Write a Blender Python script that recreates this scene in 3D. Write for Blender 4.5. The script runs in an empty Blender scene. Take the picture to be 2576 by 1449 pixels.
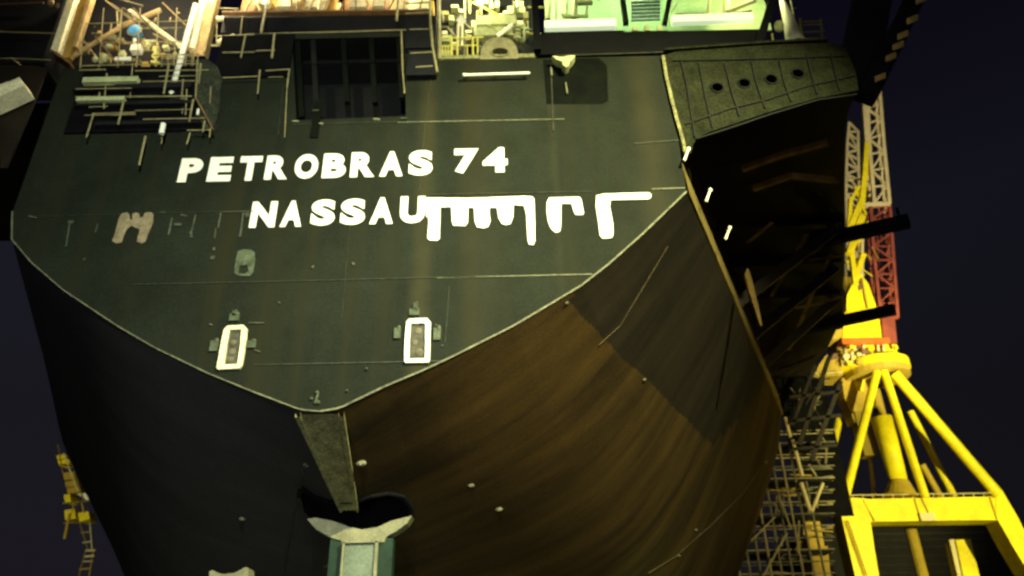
import bpy, math, random
from mathutils import Vector, Matrix
from mathutils.geometry import tessellate_polygon
random.seed(74)
R = math.radians
S = bpy.context.scene
COL = S.collection

# ------------------------------------------------------------------ camera
PITCH, ROLL, FL = R(28.4), R(-1.25), 1930.0      # focal length in units of a 2576 px wide frame
CAM = Vector((0, 0, 1.6))
rt0, up0, fw = Vector((1, 0, 0)), Vector((0, -math.sin(PITCH), math.cos(PITCH))), Vector((0, math.cos(PITCH), math.sin(PITCH)))
rt = rt0*math.cos(ROLL) + up0*math.sin(ROLL)
up = -rt0*math.sin(ROLL) + up0*math.cos(ROLL)
cd = bpy.data.cameras.new("camera")
cam = bpy.data.objects.new("camera", cd); COL.objects.link(cam)
m = Matrix((rt, up, -fw)).transposed().to_4x4(); m.translation = CAM
cam.matrix_world = m
cd.sensor_width = 36; cd.lens = 36*FL/2576; cd.clip_start = .1; cd.clip_end = 3000
cd.dof.use_dof = True; cd.dof.focus_distance = 10; cd.dof.aperture_fstop = 0.8
S.camera = cam

# ------------------------------------------------------------------ night sky
w = bpy.data.worlds.new("World"); S.world = w; w.use_nodes = True
nt = w.node_tree; nt.nodes.clear()
wo = nt.nodes.new('ShaderNodeOutputWorld'); bg = nt.nodes.new('ShaderNodeBackground')
sky = nt.nodes.new('ShaderNodeTexSky'); sky.sky_type = 'NISHITA'; sky.sun_disc = False
sky.sun_elevation = R(6); sky.sun_rotation = R(150); sky.air_density = 1.0
bw = nt.nodes.new('ShaderNodeRGBToBW'); mul = nt.nodes.new('ShaderNodeMix'); mul.data_type = 'RGBA'; mul.blend_type = 'MULTIPLY'
mul.inputs[0].default_value = 1
tc = nt.nodes.new('ShaderNodeTexCoord'); sx = nt.nodes.new('ShaderNodeSeparateXYZ'); rp_ = nt.nodes.new('ShaderNodeValToRGB')
nt.links.new(tc.outputs['Generated'], sx.inputs[0]); nt.links.new(sx.outputs['Z'], rp_.inputs[0])
e = rp_.color_ramp.elements
e[0].position = 0.05; e[0].color = (.16, .14, .20, 1)
e[1].position = 0.75; e[1].color = (.30, .22, .62, 1)
x_ = e.new(.3); x_.color = (.30, .28, .40, 1)
x_ = e.new(.5); x_.color = (.50, .50, .85, 1)
nt.links.new(sky.outputs[0], bw.inputs[0]); nt.links.new(bw.outputs[0], mul.inputs[6]); nt.links.new(rp_.outputs[0], mul.inputs[7])
nt.links.new(mul.outputs[2], bg.inputs[0]); bg.inputs[1].default_value = 0.012
nt.links.new(bg.outputs[0], wo.inputs[0])

# ------------------------------------------------------------------ lights (night yard: faint sky glow as the sun, unseen dock floodlights, added fills)
def sun(en, col, el, az):
    d = bpy.data.lights.new("moon_glow", 'SUN'); d.energy = en; d.color = col; d.angle = R(12)
    o = bpy.data.objects.new("moon_glow", d); COL.objects.link(o)
    v = Vector((math.sin(az)*math.cos(el), math.cos(az)*math.cos(el), math.sin(el)))
    o.rotation_euler = (v).to_track_quat('Z', 'Y').to_euler()
sun(.05, (1, .93, .75), R(6), R(150))
def spot(name, loc, tgt, en, col, cone=60, blend=.6, rad=.4):
    d = bpy.data.lights.new(name, 'SPOT'); d.energy = en; d.color = col; d.spot_size = R(cone); d.spot_blend = blend; d.shadow_soft_size = rad
    o = bpy.data.objects.new(name, d); COL.objects.link(o); o.location = loc
    o.rotation_euler = (Vector(loc)-Vector(tgt)).to_track_quat('Z', 'Y').to_euler(); return o
def lamp(name, loc, en, col, rad=.3):
    d = bpy.data.lights.new(name, 'POINT'); d.energy = en; d.color = col; d.shadow_soft_size = rad
    o = bpy.data.objects.new(name, d); COL.objects.link(o); o.location = loc; return o
spot("unseen_dock_floodlight", (24, -10, 38), (4.5, 30, 20), 390000, (1, .99, .50), 44, 1.0)
spot("unseen_dock_floodlight", (-2, -8, 22), (-11, 30, 20), 84000, (.90, 1, .76), 62, 1.0)
spot("lower_hull_fill", (-8, -2, 2), (-18, 44, 14), 8000, (.80, .86, 1), 70, .9)  # added dim fill to lift the lower left hull
spot("topside_fill", (-17, 21, 30), (-18.5, 31, 38), 7500, (1, .84, .50), 60, .8)  # these spots are added in front of the stern to brighten the topsides
spot("topside_fill", (-7, 21, 31), (-8, 31.5, 38.5), 1800, (1, .78, .42), 55, .8)
spot("topside_fill", (-1, 22, 31), (-1.5, 31, 37), 2200, (1, .93, .50), 45, .8)
spot("topside_fill", (14, 23, 30), (13.5, 31, 36.2), 2200, (1, .97, .50), 34, .8)
spot("sodium_flood_and_fill", (26, 34, 7), (12, 46, 15), 250, (1, .62, .22), 95, .9)
spot("sodium_flood_and_fill", (24, 4, 6), (2.5, 34.0, 15.5), 20000, (1, .80, .30), 22, 1.0)  # added to make a brighter warm area on the brown hull
spot("sodium_flood_and_fill", (40, 30, 12), (24, 62, 20), 13000, (1, .78, .22), 45, .8)
spot("sodium_flood_and_fill", (38, 16, 10), (11, 44, 24), 9000, (1, .78, .30), 34, 1.0)  # added to brighten the strake, with some glow under the gallery
spot("pit_worklight", (-3.0, 31, 1), (-7.2, 40.5, 8), 420, (.45, 1, .72), 50, .8)
spot("pit_worklight", (4, 30, 1), (2, 48, 8), 120, (.6, 1, .62), 90, .9)
spot("pit_worklight", (7, 46, 2), (9.5, 51, 9), 500, (.35, 1, .35), 70, .9)
spot("crane_floodlight", (52, 30, 9), (43, 80, 22), 180000, (1, .93, .34), 50, .6)
spot("crane_floodlight", (50, 36, 9), (50, 80, 50), 190000, (1, .90, .62), 50, .6)
spot("scaffold_floodlight", (38, 40, 8), (27, 70, 16), 16000, (1, .85, .4), 50, .8)
spot("yard_floodlight", (-75, 40, 9), (-60, 100, 15), 60000, (1, .95, .5), 50, .6)
lamp("deck_worklight", (-16.5, 29.6, 39), 3200, (1, .86, .5))
lamp("deck_worklight", (-22, 29.5, 40), 1800, (1, .84, .5))
lamp("deck_worklight", (-8, 31.3, 41), 2600, (1, .78, .42))
lamp("deck_worklight", (-1.5, 30.8, 38.5), 2200, (.95, .95, .45))
lamp("deck_worklight", (3, 30.7, 39), 750, (.72, 1, .5))
lamp("deck_worklight", (8, 30.7, 39.2), 750, (.72, 1, .5))
lamp("deck_worklight", (14, 30.5, 38), 900, (1, .95, .4))
S.view_settings.view_transform = 'Standard'; S.view_settings.look = 'None'; S.view_settings.exposure = 0; S.view_settings.gamma = 1
S.render.engine = 'CYCLES'
S.cycles.filter_width = 2.0
S.cycles.sample_clamp_indirect = 4

# ------------------------------------------------------------------ helpers
def ray(px, py):
    return fw + rt*((px-1288)/FL) + up*(-(py-724.5)/FL)
def P(px, py, Y):                      # a point of the vertical plane at distance Y
    d = ray(px, py); return CAM + d*(Y/d.y)
def u_(px, p):                         # size of a pixel length at point p
    return px/FL*(Vector(p)-CAM).dot(fw)
def mat(name, col, rough=.6, metal=0, var=.25, sc=1.0, col2=None, emit=0, bump=.15, stretch=(1, 1, 1), uv=False, fine=.1, spec=.22):
    M_ = bpy.data.materials.new(name); M_.use_nodes = True
    n = M_.node_tree; b = n.nodes['Principled BSDF']
    t = n.nodes.new('ShaderNodeTexCoord'); mp = n.nodes.new('ShaderNodeMapping'); mp.inputs['Scale'].default_value = stretch
    n.links.new(t.outputs['UV' if uv else 'Object'], mp.inputs[0])
    nz = n.nodes.new('ShaderNodeTexNoise'); nz.inputs['Scale'].default_value = sc; nz.inputs['Detail'].default_value = 8; nz.inputs['Roughness'].default_value = .65
    n.links.new(mp.outputs[0], nz.inputs['Vector'])
    rp = n.nodes.new('ShaderNodeValToRGB'); rp.color_ramp.elements[0].position = .32; rp.color_ramp.elements[1].position = .68
    c2 = col2 or [c*(1+var) for c in col]; c1 = [c*(1-var) for c in col]
    rp.color_ramp.elements[0].color = (*c1, 1); rp.color_ramp.elements[1].color = (*c2, 1)
    n.links.new(nz.outputs[0], rp.inputs[0])
    n2 = n.nodes.new('ShaderNodeTexNoise'); n2.inputs['Scale'].default_value = 9; n2.inputs['Detail'].default_value = 4
    n.links.new(t.outputs['Object'], n2.inputs['Vector'])
    mr = n.nodes.new('ShaderNodeMapRange'); mr.inputs[1].default_value = .3; mr.inputs[2].default_value = .7
    mr.inputs[3].default_value = 1-fine*2; mr.inputs[4].default_value = 1+fine*2
    n.links.new(n2.outputs[0], mr.inputs[0])
    mx = n.nodes.new('ShaderNodeMix'); mx.data_type = 'RGBA'; mx.blend_type = 'MULTIPLY'; mx.inputs[0].default_value = 1
    n.links.new(rp.outputs[0], mx.inputs[6]); n.links.new(mr.outputs[0], mx.inputs[7])
    n.links.new(mx.outputs[2], b.inputs['Base Color'])
    b.inputs['Roughness'].default_value = rough; b.inputs['Metallic'].default_value = metal
    b.inputs['Specular IOR Level'].default_value = spec
    if bump:
        bp = n.nodes.new('ShaderNodeBump'); bp.inputs['Strength'].default_value = bump; bp.inputs['Distance'].default_value = .05
        n.links.new(nz.outputs[0], bp.inputs['Height']); n.links.new(bp.outputs[0], b.inputs['Normal'])
    if emit:
        b.inputs['Emission Color'].default_value = (*col, 1); b.inputs['Emission Strength'].default_value = emit
    return M_

class MB:
    def __init__(s): s.v = []; s.f = []; s.mi = []; s.uv = {}
    def add(s, vs, fs, mi=0):
        o = len(s.v); s.v += [tuple(x) for x in vs]
        for f in fs: s.f.append(tuple(i+o for i in f)); s.mi.append(mi)
    def box(s, a, b, mi=0):
        x0, y0, z0 = a; x1, y1, z1 = b
        s.add([(x0,y0,z0),(x1,y0,z0),(x1,y1,z0),(x0,y1,z0),(x0,y0,z1),(x1,y0,z1),(x1,y1,z1),(x0,y1,z1)],
              [(0,3,2,1),(4,5,6,7),(0,1,5,4),(1,2,6,5),(2,3,7,6),(3,0,4,7)], mi)
    def beam(s, p, q, wd, dp=None, ref=Vector((0, 1, 0)), mi=0):      # rectangular bar
        p, q = Vector(p), Vector(q); dp = dp or wd; d = (q-p).normalized()
        a = d.cross(ref)
        if a.length < 1e-3: a = d.cross(Vector((1, 0, 0)))
        a.normalize(); b = d.cross(a).normalized()
        vs = []
        for e_ in (p, q):
            for i, j in ((-1,-1),(1,-1),(1,1),(-1,1)): vs.append(e_ + a*(i*wd/2) + b*(j*dp/2))
        s.add(vs, [(0,1,2,3),(7,6,5,4),(0,4,5,1),(1,5,6,2),(2,6,7,3),(3,7,4,0)], mi)
    def hbeam(s, p, q, wd, dp):                                        # H profile
        p, q = Vector(p), Vector(q); d = (q-p).normalized(); a = d.cross(Vector((0, 1, 0))).normalized()
        s.beam(p+a*wd/2, q+a*wd/2, wd*.14, dp); s.beam(p-a*wd/2, q-a*wd/2, wd*.14, dp); s.beam(p, q, wd*.85, dp*.15)
    def tube(s, p, q, r, r2=None, n=10, mi=0):
        p, q = Vector(p), Vector(q); r2 = r if r2 is None else r2; d = (q-p).normalized()
        a = d.orthogonal().normalized(); b = d.cross(a)
        vs = [e_ + (a*math.cos(2*math.pi*k/n) + b*math.sin(2*math.pi*k/n))*rr for e_, rr in ((p, r), (q, r2)) for k in range(n)]
        fs = [(k, (k+1) % n, n+(k+1) % n, n+k) for k in range(n)] + [tuple(range(n-1, -1, -1)), tuple(range(n, 2*n))]
        s.add(vs, fs, mi)
    def chain(s, pts, r, n=8):
        for a, b in zip(pts, pts[1:]): s.tube(a, b, r, n=n)
    def ring(s, c, R_, r, axis, n=28, m_=8, sy=1):
        axis = Vector(axis).normalized(); a = axis.orthogonal().normalized(); b = axis.cross(a); vs = []; fs = []
        for i in range(n):
            t = 2*math.pi*i/n; dr = a*math.cos(t) + b*math.sin(t)
            for j in range(m_):
                q = 2*math.pi*j/m_; vs.append(Vector(c) + dr*(R_ + r*math.cos(q)) + axis*(r*sy*math.sin(q)))
        for i in range(n):
            for j in range(m_):
                fs.append((i*m_+j, ((i+1) % n)*m_+j, ((i+1) % n)*m_+(j+1) % m_, i*m_+(j+1) % m_))
        s.add(vs, fs)
    def ball(s, c, rx, ry, rz, n=12, m_=8):
        vs = []; fs = []; c = Vector(c)
        for j in range(m_+1):
            ph = math.pi*j/m_
            for i in range(n):
                t = 2*math.pi*i/n; vs.append(c + Vector((rx*math.sin(ph)*math.cos(t), ry*math.sin(ph)*math.sin(t), rz*math.cos(ph))))
        for j in range(m_):
            for i in range(n): fs.append((j*n+i, j*n+(i+1) % n, (j+1)*n+(i+1) % n, (j+1)*n+i))
        s.add(vs, fs)
    def poly(s, loops, th=0, dirn=Vector((0, 1, 0)), mi=0):           # planar outline (with holes), optional thickness
        pts = [Vector(p) for l in loops for p in l]; n = len(pts)
        tr = tessellate_polygon([[Vector(p) for p in l] for l in loops])
        s.add(pts, tr, mi)
        if th:
            s.add([p+dirn*th for p in pts], tr, mi)
            k = 0
            for l in loops:
                L = len(l); vs = [Vector(p) for p in l] + [Vector(p)+dirn*th for p in l]
                s.add(vs, [(i, (i+1) % L, L+(i+1) % L, L+i) for i in range(L)], mi); k += L
    def build(s, name, mats, parent=None, smooth=False, label=None):
        me = bpy.data.meshes.new(name); me.from_pydata(s.v, [], s.f)
        if not isinstance(mats, (list, tuple)): mats = [mats]
        for x in mats: me.materials.append(x)
        for p_, i in zip(me.polygons, s.mi): p_.material_index = i
        if smooth:
            for p_ in me.polygons: p_.use_smooth = True
        me.update()
        o = bpy.data.objects.new(name, me); COL.objects.link(o)
        if parent: o.parent = parent; o.matrix_parent_inverse = parent.matrix_world.inverted()
        if label: o['label'] = label
        return o
def tag(o, label=None, cat=None, group=None, kind=None):
    if label: o['label'] = label
    if cat: o['category'] = cat
    if group: o['group'] = group
    if kind: o['kind'] = kind
    return o
def thing(name, loc, label, cat, group=None):
    o = bpy.data.objects.new(name, None); COL.objects.link(o); o.location = loc; o.empty_display_size = .3
    o.matrix_world = Matrix.Translation(loc)
    return tag(o, label, cat, group)
def arc(pts, n):                        # resample a polyline
    L = [0]
    for a, b in zip(pts, pts[1:]): L.append(L[-1] + (Vector(b)-Vector(a)).length)
    out = []
    for k in range(n+1):
        t = L[-1]*k/n; i = max(j for j in range(len(L)-1) if L[j] <= t+1e-9)
        f = (t-L[i])/max(1e-9, L[i+1]-L[i]); out.append(Vector(pts[i]).lerp(Vector(pts[i+1]), f))
    return out

# ------------------------------------------------------------------ materials
T0 = 30.0
def hull_mat(name, base, warm, sx_, sz_, rough=.5):
    M_ = mat(name, base, .72, 0, .28, .45, bump=.08, fine=.14, spec=.10)
    n = M_.node_tree; b = n.nodes['Principled BSDF']; old = b.inputs['Base Color'].links[0].from_socket
    t = n.nodes.new('ShaderNodeTexCoord'); mp = n.nodes.new('ShaderNodeMapping'); mp.inputs['Scale'].default_value = (sx_, .2, sz_)
    nz = n.nodes.new('ShaderNodeTexNoise'); nz.inputs['Scale'].default_value = 1; nz.inputs['Detail'].default_value = 6
    rp = n.nodes.new('ShaderNodeValToRGB'); rp.color_ramp.elements[0].position = .50; rp.color_ramp.elements[1].position = .72
    mx = n.nodes.new('ShaderNodeMix'); mx.data_type = 'RGBA'
    n.links.new(t.outputs['Object'], mp.inputs[0]); n.links.new(mp.outputs[0], nz.inputs[0]); n.links.new(nz.outputs[0], rp.inputs[0])
    n.links.new(rp.outputs[0], mx.inputs[0]); n.links.new(old, mx.inputs[6]); mx.inputs[7].default_value = (*warm, 1)
    # broad tan run-off stain below the scaffold
    sp = n.nodes.new('ShaderNodeSeparateXYZ'); n.links.new(t.outputs['Object'], sp.inputs[0])
    last = mx.outputs[2]
    for x0, hw, am in ((P(1068, 500, T0).x, .75, .75), (P(1400, 500, T0).x, .35, .35), (P(1640, 400, T0).x, 1.2, .5), (P(1210, 700, T0).x, 1.6, .3)):
        sb = n.nodes.new('ShaderNodeMath'); sb.operation = 'SUBTRACT'; sb.inputs[1].default_value = x0; n.links.new(sp.outputs['X'], sb.inputs[0])
        ab = n.nodes.new('ShaderNodeMath'); ab.operation = 'ABSOLUTE'; n.links.new(sb.outputs[0], ab.inputs[0])
        r2 = n.nodes.new('ShaderNodeMapRange'); r2.interpolation_type = 'SMOOTHSTEP'; r2.inputs[1].default_value = 0; r2.inputs[2].default_value = hw; r2.inputs[3].default_value = am; r2.inputs[4].default_value = 0
        n.links.new(ab.outputs[0], r2.inputs[0])
        nb = n.nodes.new('ShaderNodeTexNoise'); nb.inputs['Scale'].default_value = .6; nb.inputs['Detail'].default_value = 5; n.links.new(t.outputs['Object'], nb.inputs[0])
        ml = n.nodes.new('ShaderNodeMath'); ml.operation = 'MULTIPLY'; n.links.new(r2.outputs[0], ml.inputs[0]); n.links.new(nb.outputs[0], ml.inputs[1])
        m3 = n.nodes.new('ShaderNodeMix'); m3.data_type = 'RGBA'; n.links.new(ml.outputs[0], m3.inputs[0]); n.links.new(last, m3.inputs[6]); m3.inputs[7].default_value = (.045, .038, .017, 1); last = m3.outputs[2]
    n.links.new(last, b.inputs['Base Color']); return M_
m_transom = hull_mat('dark_green_hull_paint', (.0105, .0130, .0082), (.0155, .0150, .0070), .8, .04)
m_brown = mat('brown_bottom_paint', (.018, .0112, .0032), .85, 0, .45, .3, col2=(.062, .036, .0078), uv=True, stretch=(.16, 1.5, 1), bump=.03, fine=.1, spec=.15)
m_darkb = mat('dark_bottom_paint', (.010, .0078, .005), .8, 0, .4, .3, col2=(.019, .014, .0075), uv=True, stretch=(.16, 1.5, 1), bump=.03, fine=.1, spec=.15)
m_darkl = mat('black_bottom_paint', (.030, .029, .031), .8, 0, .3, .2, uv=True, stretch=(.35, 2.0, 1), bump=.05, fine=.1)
m_ridge = mat('dull_brown_ridge', (.20, .125, .045), .8, 0, .5, 1)
m_highlight = mat('ochre_highlight', (.060, .034, .004), .8, 0, .4, 1)
m_ridge2 = mat('dull_seam', (.05, .035, .014), .8, 0, .5, 1)
m_side2 = mat('dark_scaffold_beam', (.03, .025, .02), .8, 0, .4, 1)
m_black2 = mat('black_screen_and_shade', (.003, .003, .0035), .9, 0, .5, 1, spec=.05)
m_patch = mat('black_green_patch', (.0030, .0040, .0026), .8, 0, .4, 1, spec=.05)
m_side = mat('black_side_paint', (.012, .008, .005), .6, 0, .5, .25, fine=.2)
m_wing = mat('olive_wing_paint', (.0150, .0170, .0070), .8, 0, .45, 1.1, fine=.38, spec=.08)
m_rib = mat('dark_rib_paint', (.003, .003, .0025), .7)
m_strake = mat('ochre_strake_paint', (.15, .11, .032), .6, 0, .35, .8)
m_black = mat('black_paint', (.004, .004, .005), .8, spec=.1)
m_dark = mat('dark_grey_steel', (.0055, .0055, .007), .7, 0, .4, 1, spec=.2)
m_white = mat('white_paint', (.82, .80, .68), .6, 0, .05, 2, fine=.02)
m_cream = mat('cream_paint', (.76, .69, .46), .6, 0, .2, 1.5)
m_tan = mat('tan_primer', (.40, .28, .13), .7, 0, .35, 1.2)
m_ochre = mat('ochre_primer', (.34, .21, .05), .7, 0, .35, 1)
m_brownp = mat('brown_primer', (.16, .09, .04), .75, 0, .4, 1.5)
m_seam = mat('weld_bead', (.13, .13, .08), .5, 0, .5, 2.5)
m_seamd = mat('dull_weld_bead', (.035, .036, .022), .5, 0, .5, 2.5)
m_mark = mat('cream_overpaint', (.21, .165, .10), .7, 0, .35, 1.6)
m_faint = mat('faded_grey_paint', (.06, .065, .045), .7, 0, .5, 2.0)
m_fgreen = mat('scuffed_green_paint', (.06, .072, .044), .7, 0, .5, 2)
m_stain = mat('grey_brown_stain', (.11, .095, .065), .8, 0, .4, 2)
m_box = mat('brown_grating', (.060, .056, .042), .8, 0, .5, 1.6)
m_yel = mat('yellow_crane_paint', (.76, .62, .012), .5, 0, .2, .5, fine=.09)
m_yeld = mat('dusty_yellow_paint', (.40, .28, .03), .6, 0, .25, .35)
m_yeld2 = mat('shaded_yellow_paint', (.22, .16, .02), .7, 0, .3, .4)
m_pyel = mat('pale_yellow_crane_paint', (.62, .52, .26), .5, 0, .15, .5)
m_red = mat('red_crane_paint', (.26, .06, .035), .6, 0, .3, .5)
m_orange = mat('orange_crane_paint', (.55, .13, .02), .6, 0, .2, .5)
m_pale = mat('pale_green_paint', (.44, .46, .24), .6, 0, .25, 1.2)
m_blue = mat('blue_cover', (.07, .27, .52), .6, 0, .4, 2)
m_rail = mat('yellow_rail_paint', (.62, .55, .12), .6, 0, .15, 2)
m_pole = mat('galvanised_tube', (.27, .23, .11), .55, 0, .3, 2)
m_poled = mat('dull_tube', (.13, .12, .07), .6, 0, .4, 2)
m_wallg = mat('green_cabin_wall', (.32, .46, .25), .6, 0, .12, .8)
m_tube = mat('lit_tube_cover', (.82, .95, .60), .5, 0, .02, 1, emit=.75, bump=0)
m_reel = mat('blue_white_cable', (.25, .38, .38), .4, 0, .3, 3)
m_rub = mat('worn_rubber', (.20, .18, .10), .85, 0, .3, 2)
m_conc = mat('concrete', (.22, .21, .19), .9, 0, .3, .3)
m_shed2 = mat('cladding_rail_paint', (.06, .055, .045), .8, 0, .3, .3)
m_shed = mat('dark_cladding', (.035, .032, .030), .8, 0, .3, .3)
m_anode = mat('dull_zinc', (.13, .125, .08), .7, 0, .3, 2)
m_horn = mat('pale_primer', (.20, .19, .12), .6, 0, .3, 1.2)
m_hornp = mat('grey_green_primer', (.13, .155, .12), .6, 0, .25, .7)
m_flank = mat('dark_green_primer', (.008, .024, .014), .6, 0, .4, .8)
m_keel = mat('olive_keel_plate', (.20, .19, .085), .8, 0, .45, 1.4, fine=.25)
m_mesh = mat('dark_netting', (.025, .028, .016), .9, 0, .5, 3, fine=.3)
m_lampg = mat('lit_lamp_lens', (1, .95, .75), .3, emit=3, bump=0)
m_jib = mat('navy_black_paint', (.006, .005, .012), .8, spec=.1)

# ------------------------------------------------------------------ setting
g = MB(); g.box((-400, -150, -.5), (400, 900, 0)); tag(g.build('dock_floor', m_conc), kind='structure')
g = MB(); g.box((27.5, -60, 0), (300, 700, 6.5)); g.box((27.2, -60, 6.5), (28.2, 700, 6.7)); tag(g.build('quay', m_conc), kind='structure')
g = MB(); g.box((-300, -60, 0), (-46, 700, 6.5)); g.box((-46.7, -60, 6.5), (-45.7, 700, 6.7)); tag(g.build('quay', m_conc), kind='structure')

# ------------------------------------------------------------------ ship hull
T = 30.0                                # distance of the flat transom
XC = P(805, 1035, T).x
DECK = P(1665, 140, T).z
lp = [(805,1037),(756,1033),(643,990),(525,942),(390,877),(300,825),(160,732),(80,663),(30,604),(14,585)]
rp2 = [(805,1037),(856,1029),(881,1016),(969,974),(1064,934),(1139,899),(1288,824),(1388,765),(1463,720),(1533,665),(1615,592),(1688,522),(1727,484)]
LT = [P(x, y, T) for x, y in lp]; RT = [P(x, y, T) for x, y in rp2]
ZC = RT[-1].z
LT[-1].z = max(LT[-1].z, ZC-.3)
bR, bL = RT[-1].x-XC, XC-LT[-1].x
ship = thing('ship', (XC, 60, 0), 'huge dark green tanker stern with white lettering standing in a dry dock', 'ship')
N = 230
fwd_l = [(0, 1.5), (10, 1.7), (16, 3), (20, 6.5), (23.2, 11.7), (26.1, 15.7), (28.4, 18.9), (30.3, 21.6), (30.8, ZC)]
fwd_s = [(0, 1.5), (10, 1.7), (17, 2.4), (21.5, 4.8), (24.6, 9.2), (27.2, 14.1), (29.8, 19.4), (30.8, ZC)]
Y2 = 63.0
def smooth(pts, n=60):
    P_ = [Vector((a, b, 0)) for a, b in pts]; P_ = [P_[0]*2-P_[1]]+P_+[P_[-1]*2-P_[-2]]; out = []
    for i in range(1, len(P_)-2):
        for k in range(8):
            t = k/8; a, b, c, d = P_[i-1:i+3]
            out.append(.5*((2*b)+(c-a)*t+(2*a-5*b+4*c-d)*t*t+(3*b-a-3*c+d)*t**3))
    out.append(P_[-2])
    for _ in range(14): out = [out[0]]+[(out[i-1]+out[i]*2+out[i+1])/4 for i in range(1, len(out)-1)]+[out[-1]]
    return [(p_.x, p_.y) for p_ in out]
SEC = {1: smooth(fwd_s), -1: smooth(fwd_l)}; CACHE = {}
def section(side, Y):
    if side not in CACHE: CACHE[side] = (arc(RT if side > 0 else LT, N), arc([Vector((XC+side*x, Y2, z)) for x, z in SEC[side]], N))
    a, b = CACHE[side]
    f = min(1, (Y-T)/(Y2-T)); out = []
    for p_, q in zip(a, b):
        v = p_.lerp(q, f); v.y = Y; out.append(v)
    return out
def chine(side, Y): return section(side, Y)[-1]
stations = [T+.001] + [T+.3*k for k in range(1, 20)] + [T+6+.12*k for k in range(0, 60)] + [T+13.5+.75*k for k in range(0, 27)] + [66, 80, 110, 160, 200]
h = MB()
def pix(p):
    d = Vector(p)-CAM; z = d.dot(fw); return 1288+FL*d.dot(rt)/z, 724.5-FL*d.dot(up)/z
def inside(x, y, pg):
    c = False; j = len(pg)-1
    for i in range(len(pg)):
        if (pg[i][1] > y) != (pg[j][1] > y) and x < (pg[j][0]-pg[i][0])*(y-pg[i][1])/(pg[j][1]-pg[i][1])+pg[i][0]: c = not c
        j = i
    return c
HOLE = [(762,1228),(790,1248),(830,1262),(895,1263),(930,1250),(975,1243),(1010,1250),(1030,1275),(1032,1302),(1000,1322),(910,1352),(800,1325),(768,1290),(757,1250)]
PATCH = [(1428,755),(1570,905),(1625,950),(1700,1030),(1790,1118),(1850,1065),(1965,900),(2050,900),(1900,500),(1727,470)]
removed = []
uvs = []
for side in (-1, 1):
    secs = [(Y, section(side, Y)) for Y in stations]
    o0 = len(h.v)
    for Y, s_ in secs:
        for k, p_ in enumerate(s_): h.v.append(tuple(p_)); uvs.append((k*.13, Y+.25*(p_[0]-XC)*side))
    for i in range(len(secs)-1):
        for k in range(N):
            a = o0+i*(N+1)+k; q = (a, a+1, a+N+2, a+N+1)
            c = sum((Vector(h.v[j]) for j in q), Vector())/4
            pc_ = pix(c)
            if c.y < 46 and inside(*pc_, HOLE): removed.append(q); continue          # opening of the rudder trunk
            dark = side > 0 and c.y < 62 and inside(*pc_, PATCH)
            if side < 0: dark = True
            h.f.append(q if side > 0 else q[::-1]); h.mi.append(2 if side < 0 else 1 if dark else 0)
hull = h.build('hull_shell', [m_brown, m_darkb, m_darkl], ship, smooth=True)
ul = hull.data.uv_layers.new(name='UVMap')
for l in hull.data.loops: ul.data[l.index].uv = uvs[l.vertex_index]
# trunk well
wl = MB(); ec = {}
for q in removed:
    for a, c in zip(q, q[1:]+q[:1]):
        key = tuple(sorted((tuple(round(x, 3) for x in h.v[a]), tuple(round(x, 3) for x in h.v[c])))); ec[key] = ec.get(key, 0)+1
for (a, c), n_ in ec.items():
    if n_ == 1: wl.add([a, c, (c[0], c[1], 14.5), (a[0], a[1], 14.5)], [(0, 1, 2, 3)])
wl.box((XC-5, 34.5, 14.5), (XC+5, 47, 14.6))
wl.build('rudder_trunk', m_black, ship)

# transom plate with openings
def D2(pts, Y=T): return [P(x, y, Y) for x, y in pts]
XR, XL = RT[-1].x, LT[-1].x
outline = [v.copy() for v in RT] + [Vector((XR, T, DECK)), Vector((P(1094, 150, T).x, T, DECK)), P(1092, 80, T), P(640, 84, T), Vector((P(642, 160, T).x, T, DECK)), Vector((XL, T, DECK))] + [v.copy() for v in reversed(LT[1:])]
# recess outline, then outline of the shadow painted on the transom
rec1 = D2([(735, 98), (1016, 92), (1021, 292), (745, 303)])
shadow_pts = D2([(1366, 150), (1505, 146), (1527, 165), (1530, 255), (1515, 262), (1375, 262)])
t_ = MB(); t_.poly([outline, rec1])
t_.build('transom', m_transom, ship)
def recess(pts, depth, name, bottom_flush=False):
    b = MB(); n = len(pts); back = [p_+Vector((0, depth, 0)) for p_ in pts]
    b.add(pts+back, [(i, (i+1) % n, n+(i+1) % n, n+i) for i in range(n)] + [tuple(range(n, 2*n))])
    return b.build(name, m_black, ship)
r1 = recess(rec1, 1.6, 'stern_recess'); b = MB(); b.poly([[p_+Vector((0, -.015, 0)) for p_ in shadow_pts]]); b.build('shadow_patch', m_patch, ship)  # second sheet is the shadow around the bracket, put on as colour
for i, (x0, x1, y0, y1) in enumerate([(748, 764, 100, 298), (785, 803, 98, 287), (862, 878, 96, 260), (932, 948, 95, 262), (1004, 1014, 93, 250)]):
    b = MB(); a_ = P((x0+x1)/2-6, y0, T+.25); q_ = P((x0+x1)/2+4, y1, T+.25); b.beam(a_, q_, u_(12, a_), .3)
    b.build('stiffener', m_patch if i not in (1,) else m_rib, ship)
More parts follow.
